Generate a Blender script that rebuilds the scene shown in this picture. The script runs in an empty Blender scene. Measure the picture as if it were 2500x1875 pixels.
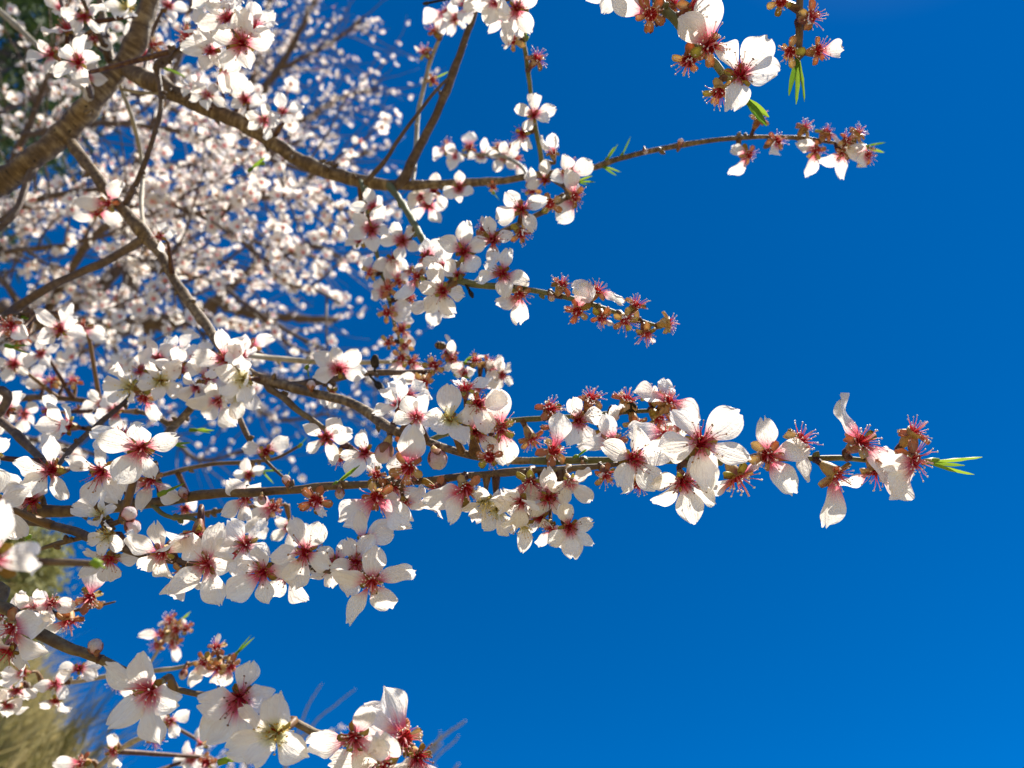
import bpy, math, random
import numpy as np
from mathutils import Vector, Matrix

random.seed(7); rng = np.random.default_rng(7)
S = bpy.context.scene
COL = S.collection
# ------------------------------------------------------------------ camera
PITCH = math.radians(50)
CAMP = Vector((0, 0, 1.6)); FPX = 1853.0
FW = Vector((0, math.cos(PITCH), math.sin(PITCH)))
UP = Vector((0, -math.sin(PITCH), math.cos(PITCH)))
RT = Vector((1, 0, 0))
cd = bpy.data.cameras.new('camera'); cam = bpy.data.objects.new('camera', cd); COL.objects.link(cam)
cam.location = CAMP; cam.rotation_euler = (math.pi/2 + PITCH, 0, 0)
cd.sensor_width = 36; cd.lens = 36*FPX/2500; cd.clip_start = .01; cd.clip_end = 6000
cd.dof.use_dof = True; cd.dof.focus_distance = .345; cd.dof.aperture_fstop = 11
S.camera = cam
# ------------------------------------------------------------------ sky, sun, exposure
SUN_AZ, SUN_EL = math.radians(94), math.radians(69)      # azimuth to the right of the view direction
w = bpy.data.worlds.new('World'); S.world = w; w.use_nodes = True
nt = w.node_tree; nt.nodes.clear()
sky = nt.nodes.new('ShaderNodeTexSky'); sky.sky_type = 'NISHITA'; sky.sun_disc = False
sky.sun_elevation = SUN_EL; sky.sun_rotation = SUN_AZ
sky.altitude = 0; sky.air_density = .4; sky.dust_density = .04; sky.ozone_density = 2.0
hs = nt.nodes.new('ShaderNodeHueSaturation'); hs.inputs['Saturation'].default_value = 1.5; hs.inputs['Hue'].default_value = .5005
bg = nt.nodes.new('ShaderNodeBackground'); bg.inputs['Strength'].default_value = .098
wo = nt.nodes.new('ShaderNodeOutputWorld')
nt.links.new(sky.outputs[0], hs.inputs['Color']); nt.links.new(hs.outputs[0], bg.inputs[0]); nt.links.new(bg.outputs[0], wo.inputs[0])
sd = bpy.data.lights.new('sun', 'SUN'); sd.energy = 5.0; sd.angle = math.radians(.53); sd.color = (1, .945, .84)
so = bpy.data.objects.new('sun', sd); COL.objects.link(so)
sv = Vector((math.sin(SUN_AZ)*math.cos(SUN_EL), math.cos(SUN_AZ)*math.cos(SUN_EL), math.sin(SUN_EL)))
so.rotation_euler = sv.to_track_quat('Z', 'Y').to_euler(); so.location = (3, 0, 6)
S.view_settings.view_transform = 'Standard'; S.view_settings.look = 'None'
S.view_settings.exposure = 1.24; S.view_settings.gamma = 1
S.render.engine = 'CYCLES'
S.cycles.max_bounces = 7; S.cycles.diffuse_bounces = 4; S.cycles.transmission_bounces = 5; S.cycles.glossy_bounces = 2

def at(x, y, d):            # a point d metres out along the view axis
    return CAMP + d*(FW + (x-1250)/FPX*RT + (937.5-y)/FPX*UP)
def dirw(fx, fy, fz=None):  # direction: right, up, towards the viewer
    if fz is None: fz = math.sqrt(max(0, 1-fx*fx-fy*fy))
    return (fx*RT + fy*UP - fz*FW).normalized()

# ------------------------------------------------------------------ materials
def mat(name):
    m = bpy.data.materials.new(name); m.use_nodes = True
    t = m.node_tree; t.nodes.clear()
    o = t.nodes.new('ShaderNodeOutputMaterial')
    return m, t, o
def N(t, kind, **kw):
    n = t.nodes.new(kind)
    for k, v in kw.items():
        if k in n.inputs: n.inputs[k].default_value = v
        else: setattr(n, k, v)
    return n
def ramp(t, fac, stops, interp='LINEAR'):
    r = t.nodes.new('ShaderNodeValToRGB'); r.color_ramp.interpolation = interp
    e = r.color_ramp.elements
    while len(e) < len(stops): e.new(.5)
    for k, (p, c) in enumerate(stops):
        e[k].position = p; e[k].color = (*c, 1) if len(c) == 3 else c
    t.links.new(fac, r.inputs[0]); return r
def mth(t, op, a, b=None, clamp=False):
    n = t.nodes.new('ShaderNodeMath'); n.operation = op; n.use_clamp = clamp
    for i, v in enumerate((a, b)):
        if v is None: continue
        if isinstance(v, (int, float)): n.inputs[i].default_value = v
        else: t.links.new(v, n.inputs[i])
    return n.outputs[0]
def mixc(t, fac, a, b, blend='MIX'):
    n = t.nodes.new('ShaderNodeMix'); n.data_type = 'RGBA'; n.blend_type = blend
    for i, v in ((0, fac), (6, a), (7, b)):
        if isinstance(v, (int, float)): n.inputs[i].default_value = v
        elif isinstance(v, tuple): n.inputs[i].default_value = (*v, 1)
        else: t.links.new(v, n.inputs[i])
    return n.outputs[2]
def thin(t, o, color, transl=.45, rough=.5, spec=.25, bump=None, tcol=None):
    p = N(t, 'ShaderNodeBsdfPrincipled', Roughness=rough); p.inputs['Specular IOR Level'].default_value = spec
    tr = N(t, 'ShaderNodeBsdfTranslucent')
    mx = N(t, 'ShaderNodeMixShader'); mx.inputs[0].default_value = transl
    t.links.new(color, p.inputs['Base Color']); t.links.new(tcol or color, tr.inputs[0])
    if bump is not None:
        t.links.new(bump, p.inputs['Normal']); t.links.new(bump, tr.inputs['Normal'])
    t.links.new(p.outputs[0], mx.inputs[1]); t.links.new(tr.outputs[0], mx.inputs[2]); t.links.new(mx.outputs[0], o.inputs[0])

def petal_mat():
    m, t, o = mat('petal')
    uv = N(t, 'ShaderNodeUVMap'); sp = N(t, 'ShaderNodeSeparateXYZ'); t.links.new(uv.outputs[0], sp.inputs[0])
    u, v = sp.outputs[0], sp.outputs[1]
    oi = N(t, 'ShaderNodeObjectInfo'); sc = N(t, 'ShaderNodeSeparateColor'); t.links.new(oi.outputs['Color'], sc.inputs[0])
    # veins fan out from the claw: lines of constant u
    cu = N(t, 'ShaderNodeCombineXYZ'); t.links.new(mth(t, 'MULTIPLY', u, 1.0), cu.inputs[0]); t.links.new(mth(t, 'MULTIPLY', v, .12), cu.inputs[1])
    t.links.new(oi.outputs['Random'], cu.inputs[2])
    vn = N(t, 'ShaderNodeTexNoise', Scale=16.0, Detail=3.0); t.links.new(cu.outputs[0], vn.inputs['Vector'])
    vein = ramp(t, vn.outputs['Fac'], [(.42, (0, 0, 0)), (.62, (1, 1, 1))])
    jag = mth(t, 'MULTIPLY', mth(t, 'SUBTRACT', vn.outputs['Fac'], .5), .22)
    vv = mth(t, 'ADD', v, jag)
    # stain grows from the claw, as far as the blossom's age
    reach = mth(t, 'MULTIPLY', sc.outputs[0], .44)
    st = mth(t, 'SUBTRACT', 1.0, mth(t, 'DIVIDE', vv, mth(t, 'ADD', reach, .05)), True)
    st = mth(t, 'POWER', st, 1.25)
    c = ramp(t, st, [(0, (.93, .91, .885)), (.3, (.88, .60, .65)), (.62, (.78, .13, .25)), (1, (.58, .02, .06))])
    gr = mth(t, 'MULTIPLY', mth(t, 'SUBTRACT', 1.0, mth(t, 'DIVIDE', vv, .34), True), sc.outputs[1])
    c2 = mixc(t, gr, c.outputs[0], (.62, .60, .16))
    # blush that differs from petal to petal
    c3 = mixc(t, mth(t, 'MULTIPLY', oi.outputs['Random'], .16), c2, (.91, .76, .75))
    c4 = mixc(t, mth(t, 'MULTIPLY', vein.outputs[0], .2), c3, (.80, .66, .66))
    nf = N(t, 'ShaderNodeTexNoise', Scale=9.0, Detail=2.0); t.links.new(uv.outputs[0], nf.inputs['Vector'])
    h = mth(t, 'ADD', mth(t, 'MULTIPLY', vn.outputs['Fac'], 1.0), mth(t, 'MULTIPLY', nf.outputs['Fac'], .8))
    b = N(t, 'ShaderNodeBump', Strength=.85, Distance=.0008); t.links.new(h, b.inputs['Height'])
    tc = mixc(t, 1.0, c4, (1.0, .965, .905), 'MULTIPLY')
    thin(t, o, c4, .48, .45, .25, b.outputs[0], tc)
    return m
def stamen_mat(name, stops):
    m, t, o = mat(name)
    a = N(t, 'ShaderNodeAttribute', attribute_name='t')
    c = ramp(t, a.outputs['Fac'], stops)
    thin(t, o, c.outputs[0], .45, .45, .3)
    return m
def plain_thin(name, c0, c1, tr=.25, scale=250., rough=.5, coord='Object'):
    m, t, o = mat(name)
    tc = N(t, 'ShaderNodeTexCoord'); n = N(t, 'ShaderNodeTexNoise', Scale=scale, Detail=3.0)
    oi = N(t, 'ShaderNodeObjectInfo')
    t.links.new(tc.outputs[coord], n.inputs['Vector'])
    f = mth(t, 'ADD', n.outputs['Fac'], mth(t, 'MULTIPLY', mth(t, 'SUBTRACT', oi.outputs['Random'], .5), .5))
    r = ramp(t, f, [(.35, c0), (.68, c1)])
    b = N(t, 'ShaderNodeBump', Strength=.3, Distance=.0005); t.links.new(n.outputs['Fac'], b.inputs['Height'])
    thin(t, o, r.outputs[0], tr, rough, .3, b.outputs[0])
    return m
def bark_mat(name, dark, mid, light, ring=.55, lent=.5, bump=.6):
    m, t, o = mat(name)
    uv = N(t, 'ShaderNodeUVMap'); tc = N(t, 'ShaderNodeTexCoord')
    mp = N(t, 'ShaderNodeMapping'); mp.inputs['Scale'].default_value = (2.2, 260, 1); t.links.new(uv.outputs[0], mp.inputs[0])
    n1 = N(t, 'ShaderNodeTexNoise', Scale=1.0, Detail=4.0, Roughness=.6); t.links.new(mp.outputs[0], n1.inputs['Vector'])   # rings round the stem
    n2 = N(t, 'ShaderNodeTexNoise', Scale=90.0, Detail=6.0, Roughness=.65); t.links.new(tc.outputs['Object'], n2.inputs['Vector'])
    n3 = N(t, 'ShaderNodeTexNoise', Scale=22.0, Detail=3.0); t.links.new(tc.outputs['Object'], n3.inputs['Vector'])
    f = mth(t, 'ADD', mth(t, 'MULTIPLY', n1.outputs['Fac'], ring), mth(t, 'ADD', mth(t, 'MULTIPLY', n2.outputs['Fac'], .55), mth(t, 'MULTIPLY', n3.outputs['Fac'], .35)))
    r = ramp(t, mth(t, 'DIVIDE', f, ring+.9), [(.36, dark), (.5, mid), (.64, light)])
    vo = N(t, 'ShaderNodeTexVoronoi', Scale=1.0); mp2 = N(t, 'ShaderNodeMapping'); mp2.inputs['Scale'].default_value = (5, 170, 1)
    t.links.new(uv.outputs[0], mp2.inputs[0]); t.links.new(mp2.outputs[0], vo.inputs['Vector'])
    le = ramp(t, vo.outputs['Distance'], [(.1, (1, 1, 1)), (.2, (0, 0, 0))])
    c = mixc(t, mth(t, 'MULTIPLY', le.outputs[0], lent), r.outputs[0], tuple(x*.35 for x in dark))
    p = N(t, 'ShaderNodeBsdfPrincipled', Roughness=.62); p.inputs['Specular IOR Level'].default_value = .35
    b = N(t, 'ShaderNodeBump', Strength=bump, Distance=.0012); t.links.new(mth(t, 'SUBTRACT', f, mth(t, 'MULTIPLY', le.outputs[0], .3)), b.inputs['Height'])
    t.links.new(c, p.inputs['Base Color']); t.links.new(b.outputs[0], p.inputs['Normal']); t.links.new(p.outputs[0], o.inputs[0])
    return m
def ground_mat(name, a, b_, c, sc):
    m, t, o = mat(name)
    tc = N(t, 'ShaderNodeTexCoord'); n = N(t, 'ShaderNodeTexNoise', Scale=sc, Detail=8.0, Roughness=.7); t.links.new(tc.outputs['Object'], n.inputs['Vector'])
    r = ramp(t, n.outputs['Fac'], [(.3, a), (.5, b_), (.7, c)])
    p = N(t, 'ShaderNodeBsdfPrincipled', Roughness=.95); b = N(t, 'ShaderNodeBump', Strength=.8, Distance=.03)
    t.links.new(n.outputs['Fac'], b.inputs['Height']); t.links.new(b.outputs[0], p.inputs['Normal'])
    t.links.new(r.outputs[0], p.inputs['Base Color']); t.links.new(p.outputs[0], o.inputs[0]); return m

M = {}
M['petal'] = petal_mat()
M['fil_red'] = stamen_mat('red_filament', [(0, (.68, .03, .05)), (.4, (.82, .12, .15)), (1, (.93, .66, .62))])
M['fil_dark'] = stamen_mat('dark_red_filament', [(0, (.60, .015, .04)), (.5, (.72, .04, .09)), (.8, (.62, .10, .13)), (1, (.50, .18, .14))])
M['fil_yel'] = stamen_mat('yellow_filament', [(0, (.62, .56, .12)), (.5, (.80, .72, .38)), (1, (.85, .80, .60))])
M['anth_pale'] = plain_thin('pale_anther', (.80, .62, .55), (.9, .86, .8), .1)
M['anth_dark'] = plain_thin('brown_anther', (.16, .06, .02), (.42, .20, .05), .1)
M['anth_yel'] = plain_thin('yellow_anther', (.62, .38, .03), (.85, .62, .08), .1)
M['calyx'] = plain_thin('calyx_skin', (.22, .06, .03), (.50, .32, .10), .12, 260)
M['calyx_in'] = plain_thin('calyx_throat', (.42, .010, .02), (.58, .06, .03), .05, 600)
M['sep_orange'] = plain_thin('orange_sepal', (.60, .25, .13), (.70, .54, .28), .45, 330)
M['sep_green'] = plain_thin('olive_sepal', (.34, .22, .05), (.50, .46, .12), .35, 330)
M['sep_bud'] = plain_thin('red_brown_bud_sepal', (.16, .035, .02), (.34, .16, .06), .1, 300)
M['leaf'] = plain_thin('young_leaf', (.12, .24, .02), (.30, .42, .04), .45, 160)
M['stalk'] = plain_thin('stalk_skin', (.06, .02, .012), (.17, .09, .03), .0, 300)
M['bark'] = bark_mat('grey_brown_bark', (.035, .019, .009), (.13, .082, .042), (.36, .27, .155), .75, .85, 1.3)
M['bark_dark'] = bark_mat('dark_bark', (.045, .028, .018), (.10, .062, .042), (.19, .135, .09), .6, .5, .8)
M['bark_red'] = bark_mat('reddish_twig_bark', (.055, .026, .015), (.125, .075, .035), (.22, .17, .08), .5, .4, .6)
M['twig'] = bark_mat('green_twig_bark', (.085, .075, .022), (.135, .135, .05), (.20, .20, .085), .35, .12, .3)
M['bark_pale'] = bark_mat('pale_twig_bark', (.2, .16, .10), (.33, .28, .2), (.46, .41, .31), .5, .3, .4)
M['husk'] = plain_thin('dry_husk', (.010, .008, .006), (.035, .026, .018), 0, 300, .8)

# ------------------------------------------------------------------ mesh helpers
def mesh(name, verts, faces, mats, uvs=None, mi=None, attr=None, smooth=True):
    me = bpy.data.meshes.new(name); me.from_pydata([tuple(v) for v in verts], [], faces)
    for k in mats: me.materials.append(M[k] if isinstance(k, str) else k)
    if mi is not None: me.polygons.foreach_set('material_index', np.asarray(mi, dtype=np.int32))
    if uvs is not None:
        ul = me.uv_layers.new(name='UVMap'); li = np.empty(len(me.loops), dtype=np.int32); me.loops.foreach_get('vertex_index', li)
        ul.data.foreach_set('uv', np.asarray(uvs, dtype=np.float32)[li].ravel())
    if attr is not None:
        a = me.attributes.new('t', 'FLOAT', 'POINT'); a.data.foreach_set('value', np.asarray(attr, dtype=np.float32))
    if smooth: me.polygons.foreach_set('use_smooth', np.ones(len(me.polygons), dtype=bool))
    me.update(); return me
def link(name, data, parent=None, mw=None, **props):
    o = bpy.data.objects.new(name, data); COL.objects.link(o)
    if parent is not None: o.parent = parent
    if mw is not None: o.matrix_local = mw          # tree roots sit at the origin of their children's frame
    for k, v in props.items(): o[k] = v
    return o
class MB:
    def __init__(s): s.v = []; s.f = []; s.uv = []; s.mi = []; s.t = []
    def add(s, v, f, mi=0, uv=None, t=None):
        b = len(s.v); s.v += [tuple(x) for x in v]; s.f += [tuple(b+i for i in q) for q in f]; s.mi += [mi]*len(f)
        s.uv += uv if uv is not None else [(0, 0)]*len(v); s.t += list(t) if t is not None else [0]*len(v)
    def mesh(s, name, mats, smooth=True): return mesh(name, s.v, s.f, mats, s.uv, s.mi, s.t, smooth)
def frames(P):
    T = [(P[min(i+1, len(P)-1)]-P[max(i-1, 0)]).normalized() for i in range(len(P))]
    a = Vector((0, 0, 1)) if abs(T[0].z) < .9 else Vector((1, 0, 0))
    n = (a - T[0]*a.dot(T[0])).normalized(); out = []
    for t in T:
        n = (n - t*n.dot(t)).normalized(); out.append((t, n, t.cross(n)))
    return out
def tube(mb, P, R, seg=8, mi=0, cap=True, lump=0., t=None, ph=0.):
    fr = frames(P); v = []; uv = []; f = []; L = 0; tt = []
    for i, (p, r) in enumerate(zip(P, R)):
        if i: L += (P[i]-P[i-1]).length
        for k in range(seg):
            a = 2*math.pi*k/seg
            rr = r*(1 + lump*(math.sin(3*a+L*130+ph)+math.sin(2*a-L*71+ph*2)+1.3*math.sin(L*260+ph+a))*.33) if lump else r
            v.append(p + rr*(math.cos(a)*fr[i][1] + math.sin(a)*fr[i][2])); uv.append((1-abs(2*k/seg-1), L)); tt.append(t[i] if t else 0)
    n = len(P)
    for i in range(n-1):
        for k in range(seg):
            k2 = (k+1) % seg; f.append((i*seg+k, i*seg+k2, (i+1)*seg+k2, (i+1)*seg+k))
    if cap:
        f.append(tuple(range((n-1)*seg, n*seg))); f.append(tuple(reversed(range(seg))))
    mb.add(v, f, mi, uv, tt)
def spline(pts, step):      # Catmull-Rom through [(Vector, radius)]
    out = []; n = len(pts)
    for i in range(n-1):
        p0, p1, p2, p3 = (pts[max(i-1, 0)], pts[i], pts[i+1], pts[min(i+2, n-1)])
        k = max(2, int((p2[0]-p1[0]).length/step))
        for j in range(k):
            s = j/k; s2 = s*s; s3 = s2*s
            q = .5*((2*p1[0]) + (p2[0]-p0[0])*s + (2*p0[0]-5*p1[0]+4*p2[0]-p3[0])*s2 + (3*p1[0]-p0[0]-3*p2[0]+p3[0])*s3)
            out.append((q, p1[1]+(p2[1]-p1[1])*s))
    out.append(pts[-1]); return out

# ------------------------------------------------------------------ blossom meshes
def petal_mesh(k):
    r = random.Random(100+k)
    L = .0190*r.uniform(.92, 1.08); W = L*r.choice([r.uniform(.25, .33), r.uniform(.29, .37), r.uniform(.33, .42)]); notch = r.choice([0, .03, .07, .13, .10, .16]); nx = r.uniform(-.25, .25)
    cup = r.uniform(-.3, .9); curl = r.choice([r.uniform(-.3, .3), r.uniform(-.5, .6)]); ruf = r.uniform(.0005, .0022); ph = r.uniform(0, 6); fold = r.uniform(0, .35)
    nu, nv = 13, 15; V = []; UV = []; F = []
    pk = r.uniform(.50, .66); tipw = r.uniform(.30, .46); rg = [r.uniform(-1, 1) for _ in range(nu)]
    for j in range(nv):
        v = (j/(nv-1))**.9
        hw = W*(.15 + .85*math.sin(min(1, v/pk*.92)*math.pi/2)**1.25)
        if v > pk: hw *= 1-(1-tipw)*((v-pk)/(1-pk))**2.3
        for i in range(nu):
            u = 2*i/(nu-1)-1
            y = L*v*(1 - .10*u*u*v**3) - L*notch*math.exp(-((u-nx)/.22)**2)*v**7
            y += (.00045*math.sin(7*u+ph*3)+.00028*rg[i])*v**9
            x = u*hw*(1-.06*math.sin(7*v+ph)*abs(u))
            z = cup*x*x/W + curl*L*.55*v*v + ruf*v*v*math.sin(4.2*u+ph)*(abs(u)+.25) + ruf*.8*math.sin(9*v+ph*2)*u*abs(u) - fold*.002*math.exp(-(u/.22)**2)*math.sin(v*3)
            V.append((x, y+.0022, z)); UV.append((i/(nu-1), v))
    for j in range(nv-1):
        for i in range(nu-1):
            a = j*nu+i; F.append((a, a+1, a+nu+1, a+nu))
    return mesh('petal', V, F, ['petal'], UV)
PETALS = [petal_mesh(k) for k in range(26)]

def stamen_mesh(k, kind):
    r = random.Random(300+k); mb = MB()
    n = {'s': 25, 'f': 38, 'y': 30}[kind]
    for i in range(n):
        a = 2*math.pi*(i*.381966+r.uniform(-.02, .02)); q = math.sqrt((i+.5)/n)
        tilt = math.radians((12+58*q) + r.uniform(-10, 10)); L = (.0040+.0064*r.random()**(1.5 if kind == 'f' else .8))*(1.12 if kind != 's' else .95)
        d0 = Vector((math.cos(a)*.35, math.sin(a)*.35, 1)).normalized(); d1 = Vector((math.cos(a)*math.sin(tilt), math.sin(a)*math.sin(tilt), math.cos(tilt)))
        p = Vector((math.cos(a), math.sin(a), 0))*.0024*q + Vector((0, 0, -.0015)); P = [p.copy()]
        for s in range(4):
            d = d0.lerp(d1, (s+1)/4).normalized(); d = (d+Vector((r.gauss(0, .16), r.gauss(0, .16), r.gauss(0, .12)))).normalized()
            p = p + d*L/4; P.append(p.copy())
        tube(mb, P, [.0003, .00023, .00017, .00014, .00012], 4, 0, False, t=[0, .25, .5, .75, 1])
        s_ = r.uniform(.00040, .00056); e = P[-1]
        oc = [e+Vector(c)*s_ for c in ((1.3, 0, 0), (-1.3, 0, 0), (0, 1, 0), (0, -1, 0), (0, 0, 1), (0, 0, -1))]
        mb.add(oc, [(0, 2, 4), (2, 1, 4), (1, 3, 4), (3, 0, 4), (2, 0, 5), (1, 2, 5), (3, 1, 5), (0, 3, 5)], 1)
    P = [Vector((0, 0, -.001)), Vector((.0003, 0, .005)), Vector((0, .0004, .009))]      # style
    tube(mb, P, [.0006, .0004, .0004], 5, 0, True, t=[.3, .7, 1])
    ms = {'s': ['fil_red', 'anth_pale'], 'f': ['fil_dark', 'anth_dark'], 'y': ['fil_yel', 'anth_yel']}[kind]
    return mb.mesh('stamens', ms)
STAM = {k: [stamen_mesh(10*i+j, k) for j in range(5)] for i, k in enumerate('sfy')}

def calyx_mesh(k):
    r = random.Random(500+k); mb = MB(); seg = 12
    prof = [(.0, -.0095), (.0013, -.0092), (.0019, -.0078), (.0026, -.0055), (.0030, -.003), (.0031, -.001), (.0034, .0002), (.0030, .0004), (.0026, -.0012), (.0012, -.0022), (0, -.0024)]
    V = []; F = []; g = 1+r.uniform(-.1, .12)
    for (a, z) in prof:
        for i in range(seg):
            th = 2*math.pi*i/seg; q = a*g*(1+.06*math.cos(5*th)); V.append((q*math.cos(th), q*math.sin(th), z))
    for j in range(len(prof)-1):
        for i in range(seg):
            F.append((j*seg+i, j*seg+(i+1) % seg, (j+1)*seg+(i+1) % seg, (j+1)*seg+i))
    mb.v = V; mb.f = F; mb.uv = [(0, 0)]*len(V); mb.t = [0]*len(V); mb.mi = [1 if i//seg >= 7 else 0 for i in range(len(F))]
    return mb.mesh('blossom', ['calyx', 'calyx_in'])
CALYX = [calyx_mesh(k) for k in range(3)]
def sepal_mesh(k, m):
    r = random.Random(700+k); V = []; F = []; n = 6; L = .0058*r.uniform(.9, 1.1); W = .0017; cv = r.uniform(-.4, .25)
    for j in range(n):
        v = j/(n-1); hw = W*(.75+.5*math.sin(v*2.6))*(1 if v < .95 else .45)
        for u, z in ((-1, .0004), (-.45, -.0003), (.45, -.0003), (1, .0004)):
            V.append((u*hw, v*L+.0028, z+cv*L*v*v*.6+.0004*(u*u)))
        for u, z in ((.45, -.0010), (-.45, -.0010)):
            V.append((u*hw, v*L+.0028, z+cv*L*v*v*.6))
    for j in range(n-1):
        for i in range(6): F.append((j*6+i, j*6+(i+1) % 6, (j+1)*6+(i+1) % 6, (j+1)*6+i))
    F.append(tuple(range((n-1)*6, n*6)))
    return mesh('sepal', V, F, [m])
SEP = {'o': [sepal_mesh(k, 'sep_orange') for k in range(4)], 'g': [sepal_mesh(k, 'sep_green') for k in range(4)]}
def bud_mesh(k):            # overlapping unopened petals
    mb = MB(); r = random.Random(800+k)
    for i in range(5):
        a0 = 2*math.pi*i/5; V = []; F = []; UV = []; nu, nv = 7, 9
        for j in range(nv):
            v = j/(nv-1); th = math.pi*(.08+.90*v)
            for q in range(nu):
                u = 2*q/(nu-1)-1; a = a0+u*.72
                rad = .0056*(1+.035*u+.02*(i % 2)); zz = -math.cos(th)*.0072+.0058
                V.append((rad*math.sin(th)*math.cos(a), rad*math.sin(th)*math.sin(a), zz)); UV.append((q/(nu-1), v))
        for j in range(nv-1):
            for q in range(nu-1): b = j*nu+q; F.append((b, b+1, b+nu+1, b+nu))
        mb.add(V, F, 0, UV)
    return mb.mesh('closed_petals', ['petal'])
BUD = [bud_mesh(k) for k in range(2)]
def bud_sepal():
    V = []; F = []; n = 7
    for j in range(n):
        v = j/(n-1); th = math.pi*(.10+.52*v); hw = .62*math.sin(math.pi*min(1, .30+.62*v))
        for u in (-1, -.4, .4, 1):
            a = u*hw; rad = .0061; V.append((rad*math.sin(th)*math.sin(a), rad*math.sin(th)*math.cos(a), -math.cos(th)*.0078+.0038))
    for j in range(n-1):
        for i in range(3): F.append((j*4+i, j*4+i+1, (j+1)*4+i+1, (j+1)*4+i))
    return mesh('sepal', V, F, ['sep_bud'])
BSEP = bud_sepal()
def leaf_mesh(k):
    r = random.Random(900+k); V = []; F = []; n = 9; L = 1.0; cv = r.uniform(.05, .35)
    for j in range(n):
        v = j/(n-1); hw = .115*math.sin(math.pi*min(1, v*.93+.05))**.8+.004; z = cv*v*v*.5
        for u in (-1, -.5, 0, .5, 1): V.append((u*hw*.75, v*L, z+abs(u)*hw*.75+.012*math.sin(v*18+u*2+k)))
    for j in range(n-1):
        for i in range(4): F.append((j*5+i, j*5+i+1, (j+1)*5+i+1, (j+1)*5+i))
    return mesh('leaf', V, F, ['leaf'])
LEAF = [leaf_mesh(k) for k in range(4)]

# ------------------------------------------------------------------ the setting: ground and bank
def sstep(a, b, x):
    t = np.clip((x-a)/(b-a), 0, 1); return t*t*(3-2*t)
def bank_h(x, y):
    x = np.asarray(x, float); y = np.asarray(y, float)
    h = 2.86*sstep(-1.25, -1.87, x) + .85*sstep(-1.7, -2.6, x) + .8*sstep(-3, -9, x)
    h = h*sstep(.3, 2.0, y)*sstep(5.6, 3.5, y)*sstep(-22, -12, x)
    return h + .05*np.sin(3.1*x+1.7*y)*np.minimum(1, h) + .03*np.sin(7*x-5*y)*np.minimum(1, h) - .05
M['ground'] = ground_mat('dry_ground', (.10, .08, .045), (.17, .14, .07), (.26, .22, .12), 3.)
M['bank'] = ground_mat('bank_soil', (.07, .07, .022), (.20, .165, .06), (.40, .32, .15), 7.)
g = []
gs = [-3000, -600, -120, -40, -12, 0, 12, 40, 120, 600, 3000]
gv = [(x, y, 0) for y in gs for x in gs]; gn = len(gs)
link('ground', mesh('ground', gv, [(j*gn+i, j*gn+i+1, (j+1)*gn+i+1, (j+1)*gn+i) for j in range(gn-1) for i in range(gn-1)], ['ground']), kind='structure')
xs = np.linspace(-22, -.9, 260); ys = np.linspace(.2, 5.8, 90)
X, Y = np.meshgrid(xs, ys); Z = bank_h(X, Y)
bv = np.stack([X.ravel(), Y.ravel(), Z.ravel()], 1); nx_ = len(xs)
link('grassy_bank', mesh('grassy_bank', bv, [(j*nx_+i, j*nx_+i+1, (j+1)*nx_+i+1, (j+1)*nx_+i) for j in range(len(ys)-1) for i in range(nx_-1)], ['bank']), kind='structure')

# ------------------------------------------------------------------ the near almond tree
def tree(name, label, group='almond trees in bloom', cat='tree', loc=(0, 0, 0)):
    o = link(name, None, None, None, label=label, category=cat)
    if group: o['group'] = group
    o.empty_display_size = .1
    return o
A = tree('almond_tree', 'near almond tree whose white blossoms with crimson centres reach across the blue sky')
BR = {}                     # id -> samples (point, radius), pixel x, pixel y, depth
def proj(p):
    q = p-CAMP; d = q.dot(FW); return 1250+FPX*q.dot(RT)/d, 937.5-FPX*q.dot(UP)/d, d
def branch(bid, pts, m, parent=A, name='branch', lump=.10, seg=12, spurs=0, step=.004):
    L = []
    for p in pts:
        if len(p) == 4: L.append((at(p[0], p[1], p[2]), p[3]*p[2]/FPX))
        else: L.append((Vector(p[0])+(Vector((0, -.05, .22)) if bid != 'trunk' else Vector()), p[1]))
    sp = spline(L, step); rr = random.Random(bid)
    pts_ = [s[0] + Vector((rr.gauss(0, 1), rr.gauss(0, 1), rr.gauss(0, 1)))*s[1]*.035 for s in sp]; rad = []
    knots = [rr.random() for _ in range(max(3, int(len(sp)/9)))]
    for i, s in enumerate(sp):
        q = i/len(sp); b = sum(math.exp(-((q-k)*len(sp)/1.3)**2) for k in knots)
        rad.append(s[1]*(1+.16*min(1.4, b)))
    mb = MB(); tube(mb, pts_, rad, seg, 0, True, lump, ph=rr.uniform(0, 6))
    for _ in range(spurs):  # dormant buds and broken spurs
        i = rr.randrange(2, len(pts_)-2); fr = frames(pts_[i-1:i+2])[1]; a = rr.uniform(0, 6.28)
        n = math.cos(a)*fr[1]+math.sin(a)*fr[2]; h = rr.uniform(.5, 1.0)*rad[i]+.0016; d = (n+fr[0]*rr.uniform(.2, 1.1)).normalized()
        b = pts_[i]+n*rad[i]*.7
        tube(mb, [b, b+d*h*.5, b+d*h, b+d*h*1.3], [.0012+.12*rad[i], .0014+.1*rad[i], .0009, .0002], 6, 0, True, .15)
    link(name, mb.mesh(name, [m]), parent)
    S_ = [(p, r, *proj(p)) for p, r in zip(pts_, rad)]
    BR[bid] = S_
    return S_
TR = [((-1.02, .30, -.1), .085), ((-1.0, .34, .5), .07), ((-.93, .40, 1.05), .06), ((-.84, .42, 1.6), .052)]
branch('trunk', TR+[((-.74, .41, 1.95), .03)], 'bark_dark', name='trunk', lump=.12, seg=16, step=.03)
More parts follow.
